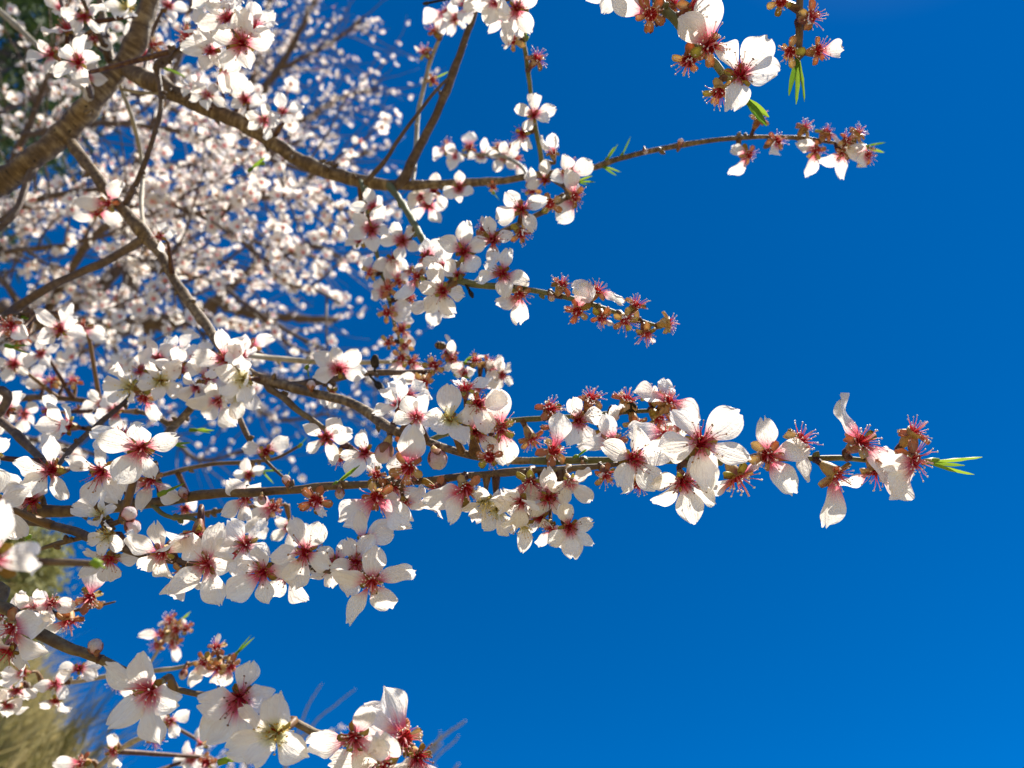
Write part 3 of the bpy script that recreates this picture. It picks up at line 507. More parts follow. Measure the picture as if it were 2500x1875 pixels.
F = [  # x, y, branch, facing right, facing up, kind, petals, scale, mm towards viewer
 # --- long twig to the right
 (1545,1122,'B12',.05,.0,'f',[88,160,232,305,15],1.02,8), (1710,1081,'B12',.12,.25,'f',[270,330,40,120,195],1.06,8), (1668,1175,'B12',0,-.5,'f',[165,215,285,335,60],.92,2),
 (1874,1113,'B12',.1,.1,'s',[95,10,300],1.0,6), (1801,1167,'B12',.35,-.75,'s',[175,45],1.0,2), (1958,1072,'B12',.55,.5,'s',[265],.95,0), (2104,1078,'B12',.3,.5,'s',[130,290],1.0,2),
 (2044,1160,'B12',.5,-.5,'s',[245],.95,2), (2234,1053,'B12',.4,.75,'s',[],1.0,0), (2234,1124,'B12',.45,-.1,'s',[185,225],.95,6), (2142,1150,'B12',.1,-.8,'s',[230,320],.98,0), (2196,1135,'B12',.2,-.6,'s',[300],.95,0),
 (1627,1062,'B12',0,.55,'s',[170],.8,-6),(1560,1185,'B12',.2,-.8,'s',[],.9,-6),
 # --- upper twig
 (1344,996,'B14',.3,.55,'s',[],.95), (1444,970,'B14',.3,.8,'s',[],1.0), (1531,973,'B14',.3,.8,'s',[],.95), (1592,967,'B14',-.1,.8,'s',[],.85,-4), (1634,978,'B14',.5,.5,'s',[70,320,180],.95),
 (1355,1043,'B14',-.2,-.7,'s',[],.9), (1412,1027,'B14',0,.05,'f',[110,20,240,300],.78,6), (1482,1052,'B14',.4,-.6,'s',[170,100],.95), (1298,1073,'B14',.4,-.8,'s',[],.95), (1551,1035,'B14',.2,-.8,'s',[],.85), (1608,1024,'B14',.4,-.6,'s',[320],.9), (1660,1020,'B14',.6,-.2,'s',[300,240],.95,-4),
 (1352,1100,'B12',.25,.5,'s',[75],.98), (1500,1080,'B12',-.2,.4,'s',[180,110],.85,-3),
 # --- below the twig
 (1390,1176,'B13',.2,-.55,'f',[170,30,250,320],.9,2), (1295,1179,'B13',0,-.6,'s',[200,330],.9,2), (1339,1214,'B13',.1,-.3,'f',None,.95,0), (1390,1287,'B13',.2,-.1,'f',[10,275,320,215,110],1.0,0), (1273,1223,'B13',-.2,-.5,'f',None,.95,5),
 (1320,1265,'B13',-.3,-.35,'f',None,.92,-8), (1279,1275,'B13',-.3,-.6,'y',None,.95,-2), (1345,1290,'B13',0,-.6,'f',None,.9,-12), (1480,1160,'B13',.2,-.5,'s',[],.8,-2),
 (771,1223,'B13',.1,-.1,'s',[],1.1,6), (920,1214,'B13',0,-.15,'s',[215,330],1.1,6), (996,1144,'B13',0,.05,'s',[80],1.1,6), (1138,1195,'B13',.3,-.2,'s',[225,180],1.05,6), (1068,1198,'B13',-.3,-.5,'s',[250],.95,0),
 (989,1230,'B13',.3,-.5,'f',[150,40,330],.9,-4), (1185,1224,'B13',.0,-.6,'y',None,1.05,2), (1215,1240,'B13',.1,-.3,'y',None,1.0,-6), (960,1190,'B13',.3,-.4,'s',[320],.85,-8),
 (796,1068,'B11',0,.02,'f',[55,5,290,215,145],.86,8), (891,1106,'B11',.1,0,'f',[95,190,250,320],.9,6), (828,1122,'B11',0,-.8,'s',[],.85), (942,1094,'L2',-.2,-.8,'b',None,.86), (1065,1113,'L2',.3,-.5,'b',None,.9), (920,1160,'B13',0,.35,'s',[],.7,-4),
 # --- big cluster on the limb
 (973,989,'L2',-.6,.3,'f',None,.98,6), (1018,1018,'L2',-.1,.2,'f',[270,200,340,60,120],1.0,12), (1100,1027,'L2',0,.1,'y',[170,95,15,235,300],1.15,14), (1167,986,'L2',.2,.3,'f',None,1.08,6), (1163,1056,'L2',.3,-.1,'f',None,1.0,6),
 (1223,1046,'L2',.4,-.1,'s',[285,100],1.05,2), (1195,1116,'L2',-.1,.1,'s',[],.95,10), (996,965,'L2',.2,.75,'f',None,.98,0), (1135,950,'L2',0,.8,'f',None,1.0,-4), (989,1087,'L2',.2,-.4,'s',[250],.9,0), (1005,1100,'L2',-.2,-.6,'s',[],.7),
 # --- the row of open blossoms
 (394,1351,'B15',0,0,'f',[150,90,20,270,215],1.02,6), (505,1377,'B15',0,-.1,'f',[75,140,215,290,10],1.1,8), (600,1329,'B15',0,.2,'f',[60,130,330,200,270],.98,4), (644,1396,'B15',.0,-.1,'f',[85,160,215,290,10],1.05,12), (746,1348,'B15',.05,.1,'f',[60,110,180,250,330],1.05,6),
 (869,1373,'B15',0,.2,'f',[110,60,190,260,330],.98,2), (907,1421,'B15',.1,-.1,'f',[20,85,155,235,300],1.12,12), (483,1304,'B15',.1,-.85,'f',[175,10,40,140,260],1.15,4), (888,1325,'B15',.2,.5,'f',[100,50,20],.9,-8), (560,1350,'B15',-.1,.4,'f',None,.95,-6),(815,1375,'B15',.2,-.1,'f',None,.9,-10),(700,1400,'B15',.1,-.5,'f',None,.9,-10),(450,1400,'B15',-.1,-.5,'s',[300,240],.9,-8),
 # --- left clusters
 (127,1148,'B13',.1,0,'f',[95,170,225,295],1.12,10), (250,1151,'B13',0,-.1,'f',[75,150,250,310,10],1.2,12), (345,1094,'L15',0,.1,'f',[90,160,235,290,15],1.12,70), (79,1222,'B13',0,-.3,'f',[60,120,190],1.05,0), (367,1173,'B13',.2,-.6,'s',[180,330,250],.95,4),
 (263,1306,'B15',0,0,'y',[200,60,270,330],.72,6), (269,1363,'B15',.1,-.6,'f',[200,260,340,150],.98,-4), (247,1261,'B15',-.2,.4,'y',None,.8,-10), (294,1062,'L15',0,.8,'f',None,.95,10), (168,1040,.46,-.4,.2,'f',None,1.0), (120,1005,.56,.1,0,'f',None,1.0),
 (453,1242,.54,0,0,'f',None,.95), (608,1160,'L18',0,0,'f',[170,100,30,250],.85), (649,1103,'L17',.4,.1,'f',[30,170],.9), (668,1239,'L19',.2,.1,'s',[150,210],.9), (708,1285,'L19',.3,-.2,'f',None,.9), (640,1270,'L19',-.1,-.2,'f',None,.9), (600,1215,'B13',.2,-.5,'f',None,.8,-14),
 (-25,1110,.40,.3,.2,'f',None,1.1), (-15,1235,.34,.2,0,'f',None,1.1), (15,1000,.5,0,.2,'f',None,1.0),
 (-26,1368,.215,.25,.05,'f',[5,70,125,260,200],1.0), (313,1256,'B15d',.6,.3,'b',None,.6,0), (318,1283,'B15d',.8,-.2,'b',None,.62,2),
 # --- cluster at the limb's bend
 (386,877,'L2',-.1,.1,'f',None,.95,6), (320,947,'L14',-.1,.15,'y',None,1.05,8), (392,931,'L14',.1,-.1,'y',None,1.0,10), (440,903,'L2',.3,0,'f',None,.98,10), (481,874,'L2',0,.5,'f',None,1.0,0), (551,877,'L2',0,.1,'f',None,1.05,10), (592,872,'L2',.1,.2,'f',None,.9,4), (595,925,'L2',0,.2,'y',None,1.1,12), (585,963,'L15',.1,-.2,'y',None,1.0,6),
 (535,977,'L15',-.1,-.1,'f',None,1.0,6), (481,945,'L15',0,-.3,'f',None,1.0,0), (351,973,'L14',0,-.5,'s',[300],.9,4), (282,1005,.55,0,0,'f',None,1.0), (250,986,.60,0,.1,'f',None,1.0), (610,845,.60,.3,.1,'s',[20],1.0), (430,860,'L2',-.2,.6,'f',None,.95,-6), (345,905,'L14',-.4,.4,'f',None,.95,0), (370,900,'L2',-.2,.5,'f',None,.9,-10), (510,925,'L15',.1,.1,'f',None,.95,-4),
 (389,577,.52,.1,0,'f',[80,10,280],.80), (149,804,.53,0,.1,'f',[75,145,215,350,15],1.1), (25,795,.52,0,0,'s',[200,330],1.0), (47,823,.53,.1,-.3,'s',[],1.0), (237,520,.58,0,-.1,'f',None,.95), (263,497,.57,.1,0,'s',[180,60],1.0), (200,800,.62,.2,.2,'s',[340],1.0),
 (100,865,.62,0,0,'f',None,1.0), (35,890,.62,0,0,'f',None,1.0), (130,930,'L12',-.1,.4,'s',[200],1.0), (178,930,'L12',.3,.5,'s',[],.9), (90,935,'L12',0,.6,'s',[90],.9), (195,1000,'L12',0,-.2,'f',None,.95), (60,1010,'L12',0,-.3,'f',None,.95),
 # --- top left
 (193,152,.50,0,-.1,'f',[75,10,285,215,145],1.02), (206,41,.54,.1,.1,'f',None,1.0), (310,22,.58,0,-.1,'y',[190,300,260,40],1.0), (168,73,.56,0,.5,'f',None,1.0), (127,133,.58,-.3,.2,'f',None,1.0), (150,25,.60,0,0,'f',None,1.0), (230,95,.60,.2,.2,'f',None,1.0), (215,190,.6,.2,-.3,'f',None,.95),
 (557,47,'L21',0,.3,'f',[150,200,20,300,75],1.0,12), (592,108,'L21',.15,-.1,'f',[80,160,235,290,10],1.05,14), (516,127,'L21',.1,-.2,'f',[130,180,250,300,60],1.0,12), (456,85,'L21',-.2,.1,'s',[],1.0,6), (535,5,'L21',.1,.5,'f',None,1.0,6), (620,70,'L21',.5,.3,'f',None,.95,6), (500,70,'L21',-.3,.4,'f',None,.95,4), (545,160,'L21',0,-.6,'f',[270,310],.95,6),
 (506,234,'M2',-.1,.2,'f',None,.95,12), (598,244,'M2',.1,.1,'f',None,.9,12), (646,294,'M2',0,0,'f',[80,160,210,285,350],.98,16), (690,275,'M2',.2,.2,'f',[100,20,300,230],.95,10), (535,209,'M2',0,.5,'f',None,.85,4), (480,215,'M2',-.2,.5,'f',None,.9,6), (570,225,'M2',0,.4,'f',None,.9,4), (358,136,.70,0,.1,'f',None,1.0), (350,60,.68,0,.1,'f',None,1.0), (410,15,.66,.1,.1,'f',None,1.0),(375,110,.66,.1,.1,'s',[],1.0),
 # --- top middle
 (1208,5,'B6',-.1,-.5,'f',None,1.05,20), (1261,19,'B6',.0,-.45,'f',[250,200,300,100,30],1.0,10), (1138,13,'B3',0,-.3,'f',None,1.0,6), (1094,28,'B5',-.2,.2,'s',[200,250],1.0), (1170,-15,'B3',.1,-.4,'f',None,1.0,20), (1235,45,'B6',-.2,-.7,'f',[270,220,310],.95,6), (1110,45,'B5',.1,-.3,'f',None,.9,10),
 (1062,73,'B5',-.3,.6,'s',[],.95), (1037,127,'B5',-.5,.4,'s',[],.95), (1056,196,'B5',.5,-.2,'s',[],.8), (1252,98,'B6',-.5,-.2,'s',[],.95), (1311,142,'B6',.5,.4,'s',[],.95), (1304,282,'B6',0,.05,'f',[90,165,235,310,20],.98,8), (1276,326,'B6',-.5,-.3,'f',[250,300],.9,-4),
 (1349,373,'M2',-.2,.5,'f',None,.98,2), (1387,430,'B9',.1,.2,'f',[30,110,200,280],1.02,8), (1390,402,'M2',.3,.7,'s',[],.9,-4), (1298,465,'M2',-.3,-.4,'s',[90],.95), (1273,510,'B9',-.1,.1,'f',[200,130,300,20],1.0,6), (1342,497,'B9',0,-.4,'s',[],.9,6), (1403,481,'B9',.5,-.15,'s',[235,120],1.0), (1330,440,'M2',-.1,-.3,'f',[90,200],.85,4),
 (1274,570,'B9',.5,-.5,'s',[],.95), (1204,586,'B9',0,-.05,'f',[100,20,270,190],1.0,8), (1132,615,'B9',-.1,.05,'f',[85,160,305,20],1.05,8), (1227,668,'B7',.1,.0,'f',[75,190,280,340,150],1.02,8), (1040,627,'B7',-.3,.3,'f',None,.98,8), (1081,710,'B7',0,-.2,'f',[110,170,285,350,230],1.05,10), (1060,735,'B7',-.1,-.3,'f',[270,200,330],1.0,0), (1018,675,'B7',-.5,0,'s',[230],.9), (1268,719,'B7',.1,-.7,'s',[275,215],.95), (1119,672,'B7',.1,.2,'f',[45,140],.85,-6), (1080,650,'B7',-.2,.4,'f',None,.95,0), (1180,560,'B9',0,.6,'s',[],.8,-4),
 # --- short twig
 (1372,694,'B7',.3,.65,'s',[],.98), (1458,710,'B7',.3,.6,'s',[330,200],.95), (1410,760,'B7',0,-.4,'s',[70],.95,2), (1469,776,'B7',.1,-.75,'s',[],.9), (1527,782,'B7',.1,-.45,'s',[],.9,4), (1553,744,'B7',.4,.6,'s',[],.92), (1578,816,'B7',.2,-.85,'s',[],.9), (1636,788,'B7',.93,.15,'s',[],.95),
 # --- hanging twigs, top right
 (1589,35,'T1',-.15,-.5,'s',[150],1.05,0), (1697,19,'T1',.6,.0,'s',[270],1.0,0), (1646,6,'T1',.5,.5,'s',[],.9,-20), (1732,111,'T1',0,-.3,'s',[95,140],1.05,6), (1681,149,'T1',-.2,-.8,'s',[],1.0), (1808,184,'T1',.1,0,'f',[120,55,330,255],1.15,6), (1754,226,'T1',-.2,-.8,'s',[],.95),
 (1907,4,'T2',-.2,-.5,'s',[],.95), (1980,41,'T2',.4,-.2,'s',[],1.0,2), (1929,127,'T2',-.6,-.35,'s',[],.95), (1998,123,'T2',.5,-.2,'s',[5],.95,0), (1509,-48,'T1',0,-.6,'f',[250,290,210],.95),(1720,-10,'T1',.3,.1,'s',[],.9,-8),
 # --- end of the long limb
 (1853,291,'M2',.3,.75,'s',[],.95), (1897,345,'M2',.3,0,'s',[225],.98,6), (1828,377,'M2',.3,-.35,'s',[160,235],.95), (1967,310,'M2',.4,.6,'s',[],.98), (2018,320,'M2',.2,.65,'s',[320],.98), (1992,367,'M2',.1,-.6,'s',[265,150],.95), (2068,342,'M2',.3,.3,'s',[],.9,4), (2097,323,'M2',.5,.5,'s',[],.98), (2059,373,'M2',0,-.6,'s',[280,215],.9), (2119,380,'M2',.5,-.2,'s',[200,170],.95),(2085,365,'M2',.3,-.5,'s',[],.9),
 # --- behind the limb
 (1094,358,.74,-.2,.3,'s',[220],1.05), (1176,383,.72,0,0,'f',None,1.0), (1217,358,.72,.1,.5,'s',[],1.0), (1249,364,.71,.4,.3,'s',[],1.0), (1258,390,.71,.5,0,'s',[280],1.0), (1113,383,.73,-.2,0,'f',None,1.0), (1145,360,.74,0,.4,'s',[90],1.0), (1230,385,.7,.2,-.1,'f',None,.9),
 (1122,459,'M2',0,-.2,'f',[270,330,210,90],.85,0), (1027,481,'M2',-.1,-.4,'f',None,1.0,-20), (1059,468,'M2',.1,-.3,'f',None,1.0,-24), (1204,456,'M2',.2,-.7,'s',[],.75), (1045,500,'M2',0,-.6,'f',None,.95,-26),
 (912,507,'B10',0,.1,'f',[105,20,180],.95,6), (907,561,'B10',0,-.05,'f',[60,140,200,280,350],1.1,8), (983,589,'B7',-.1,0,'f',None,.95,-20), (961,633,'B10',.2,-.2,'f',[330,250,200],.95), (904,665,'B10',-.3,.1,'s',[120],.9), (948,703,'B10',0,0,'s',[],1.0,6), (973,687,'B10',.4,0,'s',[110],.9), (999,728,'B10',.5,-.1,'s',[],.9), (940,715,'B10',-.3,0,'s',[190,130],.9,0),
 (945,763,'B10',-.1,0,'s',[15,340],1.0,5), (980,804,'B10',.3,.2,'s',[60,300],.9), (948,836,'B10',-.3,-.2,'s',[],.9), (989,846,'B10',.1,0,'s',[],.95,6), (980,874,'B10',0,-.1,'s',[250],.95,6), (1005,884,'B22',.2,0,'s',[300],.95), (1059,893,'B23',-.1,.2,'s',[],1.05,4), (1034,934,'B23',.1,-.5,'s',[160],1.05), (880,590,.62,0,0,'f',None,.9), (1000,660,.6,0,0,'f',None,.85),
 (1103,877,'B23',0,.2,'f',None,.8,2), (1160,880,'B23',.1,.5,'s',[],.82), (1192,884,'B23',.4,.4,'s',[],.82), (1132,909,'B23',0,-.2,'f',None,.8,4), (1201,909,'B23',.3,0,'f',None,.82), (1170,944,'B23',0,-.5,'f',None,.82), (1225,915,'B23',.6,-.2,'f',None,.8), (1095,860,'B23',0,.7,'s',[],.9), (828,903,'B23',-.1,.2,'f',[100,150,200,350,40],1.1,4), (810,960,'B23',0,-.6,'f',[230,280],.9,-4),
 # --- bottom left
 (367,1685,'B17',.0,-.1,'f',[85,145,350,285,225],1.08,8), (585,1704,'B17',.05,0,'f',[70,165,225,10,290],1.12,8), (674,1790,'B17',0,.1,'y',[75,140,200,265,335],1.15,10), (864,1803,'B17',.0,.0,'f',[65,190,350,300],1.05,8), (987,1803,'B17',.55,.4,'s',[105,150],1.05,0), (943,1872,'B17',.3,-.3,'f',None,1.1,6), (900,1855,'B17',-.1,-.3,'f',None,1.0,0), (1020,1850,'B17',.5,-.2,'f',[180,230,300],1.0,2),
 (127,1473,'B20',0,.2,'f',[160,350,270,220],.95,2), (79,1492,'B20',0,0,'f',[110,60,340,200],1.0,4), (218,1461,'B20',.2,.5,'s',[80],.95), (168,1518,'B20',.3,-.7,'s',[190],.95,0), (28,1535,'B17',-.2,-.2,'s',[270,330,20],1.0,8), (234,1585,'B17',.2,.8,'b',None,.5,0), (10,1500,'B20',0,.2,'f',None,1.0),(20,1590,'B17b',-.1,-.6,'f',None,.95,4),
 (57,1644,'B18',0,.2,'f',None,1.0,6), (41,1685,'B18',0,-.2,'f',None,1.0), (136,1670,'B18',0,0,'f',None,1.0,8), (193,1632,'B18',.2,.3,'f',[20,180,330],.95), (136,1711,'B18',0,-.5,'f',[200,330,270],.95), (285,1667,'B18',.1,-.4,'s',[300],.9), (20,1720,'B18',.1,-.4,'f',None,.9),
 (497,1616,'B18',0,-.2,'s',[240],.9), (528,1581,'B18',.1,.8,'s',[],.9), (535,1632,'B18',.1,-.4,'s',[200,260],.9), (563,1628,'B18',.4,-.4,'s',[250],.9), (450,1640,'B18',-.1,-.8,'b',None,.5),
 (415,1515,'B21',-.2,.5,'s',[],.95), (430,1537,'B21',0,0,'s',[250],.95), (453,1533,'B21',.4,.3,'s',[],.95), (396,1549,'B21',-.3,0,'s',[180],.95), (424,1568,'B21',.2,-.3,'s',[280],.95), (383,1575,'B21',-.3,-.2,'s',[],.95),
 (415,1761,'B19',.2,.2,'f',[150,30,300],.85), (377,1806,'B19',.4,-.5,'s',[],.85), (275,1834,'B19',.1,-.3,'f',[90,270],.9), (199,1863,'B19',-.3,.3,'s',[180],.95), (503,1863,.6,.1,.2,'s',[],1.0), (470,1850,.62,-.2,.3,'f',None,.9), (490,1820,.66,0,.4,'s',[90],.8),
]
GR = {'B12': .95, 'B15': .72, 'L14': .78, 'L15': .78, 'B7': .70, 'B9': .76, 'B6': .76, 'M2': .76, 'B10': .74, 'L21': .85, 'B23': .70, 'B17': .78, 'B17b': .7, 'B18': .68, 'B20': .68, 'B19': .8, 'T1': .86, 'B11': .86, 'L17': .75, 'L18': .75, 'L19': .75, 'B21': .85, 'L12': .78, 'B14': .9, 'B3': .75, 'B5': .8}
F += [(700,1176,'B13',.1,.8,'b',None,.42), (1010,1158,'B13',-.1,.8,'b',None,.45), (640,1215,'B13',.2,-.8,'b',None,.4), (760,945,'L2',.1,.8,'b',None,.45), (1425,1140,'B12',.2,-.85,'b',None,.42), (1500,1010,'B14',.2,-.8,'b',None,.4), (1660,352,'M2',.2,.8,'b',None,.4), (1575,368,'M2',.1,-.8,'b',None,.35), (1345,722,'B7',.2,-.8,'b',None,.4), (830,1198,'B13',.1,-.8,'b',None,.42), (450,1208,'B13',-.1,.8,'b',None,.45)]
for e in F:                 # blossoms differ in size from bough to bough
    e = list(e)+[1.0]*(8-len(e)); k, b = e[5], e[2]
    if k in 'fy':
        if b == 'L2': q = .68 if e[0] > 800 else .80
        elif b == 'B13': q = .63 if e[0] > 900 else .80
        elif isinstance(b, float): q = .80 if b > .3 else .95
        else: q = GR.get(b, 1.0)
    else: q = .85 if b in ('B7', 'M2', 'B10', 'B23', 'T2') else .92 if b in ('L2', 'B13') else .97
    e[7] *= q; blossom(*e)

# leaf shoots: (start x, y, branch or depth, [(tip x, tip y, extra depth)...], width factor)
def shoot(x, y, b, tips, wf=1.0, parent=A):
    d0 = min(BR[b], key=lambda s: (s[2]-x)**2+(s[3]-y)**2)[4] if isinstance(b, str) else b
    P = at(x, y, d0); r = random.Random(int(x*7+y))
    T = at(tips[0][0], tips[0][1], d0+tips[0][2])
    mb = MB(); ax = (T-P).normalized(); q = (T-P).length
    tube(mb, [P-ax*.002-P, ax*q*.12, ax*q*.24], [.0013, .0014, .0006], 7, 0)
    mb.v = [tuple(Vector(v)) for v in mb.v]
    root = link('leaf_shoot', mb.mesh('leaf_shoot', ['leaf']), parent, Matrix.Translation(P))
    for k, (tx, ty, dd) in enumerate(tips):
        T = at(tx, ty, d0+dd); v = T-P; L = v.length; ya = v/L; za = (-FW*r.uniform(.2, 1)+UP*r.uniform(-.6, .6)+RT*r.uniform(-.5, .5)); za = (za-ya*za.dot(ya)).normalized(); xa = ya.cross(za)
        m = Matrix((xa, ya, za)).transposed().to_4x4() @ Matrix.Diagonal((L*wf*1.3, L, L*wf, 1))
        link('leaf', LEAF[(k+int(x)) % 4], root, m)
for s in [(2262,1127,'B12',[(2392,1106,.0),(2378,1157,-.004),(2350,1130,.004)],.5), (1818,240,'T1',[(1868,312,0),(1876,286,.004)],.9), (1948,136,'T2',[(1935,258,0),(1958,250,.003),(1930,240,-.003)],.55), (2110,358,'M2',[(2160,352,0),(2158,372,.003)],.6), (1480,392,'M2',[(1506,352,0),(1500,360,.003)],.5), (1516,384,'M2',[(1538,334,0)],.35), (1470,405,'M2',[(1514,424,0),(1505,428,0)],.6), (1405,445,'B9',[(1452,446,0),(1445,432,.004),(1440,455,0)],.6), (1405,1118,'B12',[(1438,1092,0),(1430,1098,0)],.5), (820,1182,'B13',[(850,1160,0),(878,1134,0),(868,1142,.003)],.45), (330,1232,'B13',[(358,1208,0),(352,1216,.003)],.7), (395,1205,.38,[(452,1179,0)],.45), (240,1378,'B16',[(262,1388,0),(256,1368,.002)],.9), (570,1603,'B18',[(618,1552,0),(622,1556,.004),(605,1566,0)],.4), (440,1515,'B21',[(468,1492,0),(462,1500,0)],.5), (420,1085,.42,[(468,1083,0),(458,1092,0)],.6), (470,1050,.5,[(525,1052,0),(515,1058,.01),(505,1045,0)],.5), (545,1858,'B17',[(610,1838,0),(626,1848,.004),(560,1870,0)],.45), (1285,95,'B6',[(1275,120,0),(1283,30,-.003)],.35), (1060,192,'B5',[(1096,175,0)],.5), (1130,890,'B23',[(1160,872,-.01)],.9), (1115,915,'B23',[(1150,925,-.005)],.8), (640,1150,'L18',[(670,1180,0),(690,1150,0)],.5), (1204,470,'M2',[(1216,490,0)],.7), (750,895,'B23',[(762,880,0),(755,925,0)],.5), (545,0,'L9',[(592,30,-.04),(560,20,-.04)],.5), (400,165,'M2',[(452,197,-.01)],.6), (610,415,'M2',[(650,385,0)],.7), (20,845,.5,[(75,860,0),(70,845,.01)],.5), (60,775,'L5',[(85,780,0)],.8), (640,400,.58,[(620,405,0)],.8), (70,1310,'B15',[(92,1322,0),(60,1325,0)],.7), (700,1172,'L17',[(716,1176,0),(708,1150,0)],.5), (733,1087,'L18',[(752,1068,0)],.6)]:
    shoot(*s)

# dried almonds left from last year
def husk(x, y, b, tx, ty, sz, curl=0):
    r = random.Random(int(x+y)); d0 = min(BR[b], key=lambda s: (s[2]-tx)**2+(s[3]-ty)**2)
    P = at(x, y, d0[4]-.004); ax = (P-d0[0]).normalized(); V = []; Fc = []; nu, nv = 14, 11
    xa = ax.orthogonal().normalized(); ya = ax.cross(xa)
    for j in range(nv):
        v = j/(nv-1); th = math.pi*v; rad = math.sin(th)**.8*(.52-.12*v)
        for i in range(nu):
            a = 2*math.pi*i/nu; q = rad*(1+.10*math.sin(3*a+v*5)+r.uniform(-.05, .05)-.28*math.exp(-((math.remainder(a-1.2, 6.283))/.22)**2))
            p = ax*(-math.cos(th)*.72+.12*math.sin(v*7)*curl)*sz + xa*q*math.cos(a)*sz + ya*q*.68*math.sin(a)*sz
            V.append(p)
    for j in range(nv-1):
        for i in range(nu): Fc.append((j*nu+i, j*nu+(i+1) % nu, (j+1)*nu+(i+1) % nu, (j+1)*nu+i))
    root = link('dried_almond', mesh('dried_almond', V, Fc, ['husk']), A, Matrix.Translation(P))
    mb = MB(); e = -ax*sz*.6; tube(mb, [d0[0]-P, (d0[0]-P).lerp(e, .5)+xa*.001, e], [.0012, .0008, .0009], 6); link('stalk', mb.mesh('stalk', ['husk']), root)
husk(846, 880, 'B23', 850, 918, .0060); husk(916, 882, 'B23', 920, 912, .0066); husk(927, 945, 'B23', 905, 912, .0066); husk(1150, 718, 'B7', 1138, 692, .004, 1); husk(1542, 992, 'B14', 1550, 1004, .0062, 1); husk(1552, 1022, 'B14', 1552, 1005, .0036, 1); husk(1040, 8, 'B3', 1150, -20, .0035)

# ------------------------------------------------------------------ bee
M['bee'] = plain_thin('bee_fur', (.10, .05, .012), (.42, .25, .07), 0, 700)
M['bee_dark'] = plain_thin('bee_dark', (.012, .01, .008), (.05, .03, .015), 0, 500)
mw_, tw, ow = mat('bee_wing'); pw = N(tw, 'ShaderNodeBsdfPrincipled', Roughness=.2); pw.inputs['Base Color'].default_value = (.6, .55, .5, 1); pw.inputs['Alpha'].default_value = .45; tw.links.new(pw.outputs[0], ow.inputs[0]); M['bee_wing'] = mw_
def lathe(mb, prof, ax, org, seg=12, mi=0):
    xa = ax.orthogonal().normalized(); ya = ax.cross(xa); V = []; Fc = []
    for r_, h in prof:
        for i in range(seg): a = 2*math.pi*i/seg; V.append(org+ax*h+xa*r_*math.cos(a)+ya*r_*math.sin(a))
    for j in range(len(prof)-1):
        for i in range(seg): Fc.append((j*seg+i, j*seg+(i+1) % seg, (j+1)*seg+(i+1) % seg, (j+1)*seg+i))
    mb.add(V, Fc, mi)
bee = link('bee', None, None, Matrix.Translation(at(1088, 846, .50)), label='small brown bee hovering above blossoms at the end of the short middle branch', category='bee')
ax = (RT*.97+UP*-.15+FW*.2).normalized(); O = Vector((0, 0, 0))
mb = MB(); lathe(mb, [(0, -.0075), (.0016, -.0068), (.0026, -.0045), (.0028, -.0025), (.0021, -.0008), (.0012, 0)], -ax*-1, O); link('abdomen', mb.mesh('abdomen', ['bee']), bee)
for h in (-.0055, -.0035, -.0016):
    mb = MB(); lathe(mb, [(.0023+.0003*(h > -.005), h-.0004), (.0029, h), (.0025, h+.0004)], ax, O); link('stripe', mb.mesh('stripe', ['bee_dark']), bee)
mb = MB(); lathe(mb, [(.0010, -.0002), (.0023, .0012), (.0026, .0026), (.0020, .0040), (.0010, .0046)], ax, O); link('thorax', mb.mesh('thorax', ['bee']), bee)
mb = MB(); lathe(mb, [(.0008, .0044), (.0017, .0052), (.0018, .0060), (.0010, .0070), (0, .0073)], ax, O); link('head', mb.mesh('head', ['bee_dark']), bee)
for s_ in (-1, 1):
    d = (UP*.75+FW*.6*s_-ax*.35).normalized(); w2 = (ax*.8+UP*.2).normalized(); b = ax*.003+UP*.002
    V = [b]+[b+d*.0085*t_+w2*wd for t_, wd in ((.3, .0012), (.7, .0018), (1, .0008), (.95, -.0010), (.5, -.0012))]
    link('wing', mesh('wing', V, [(0, 1, 2, 3, 4, 5)], ['bee_wing']), bee)
    for h in (.0014, .0028, .0040):
        mb = MB(); b = ax*h-UP*.0018+FW*.0012*s_; tube(mb, [b, b-UP*.002+FW*.0018*s_, b-UP*.0042+FW*.0012*s_-ax*.001], [.0004, .0003, .0002], 5); link('leg', mb.mesh('leg', ['bee_dark']), bee)

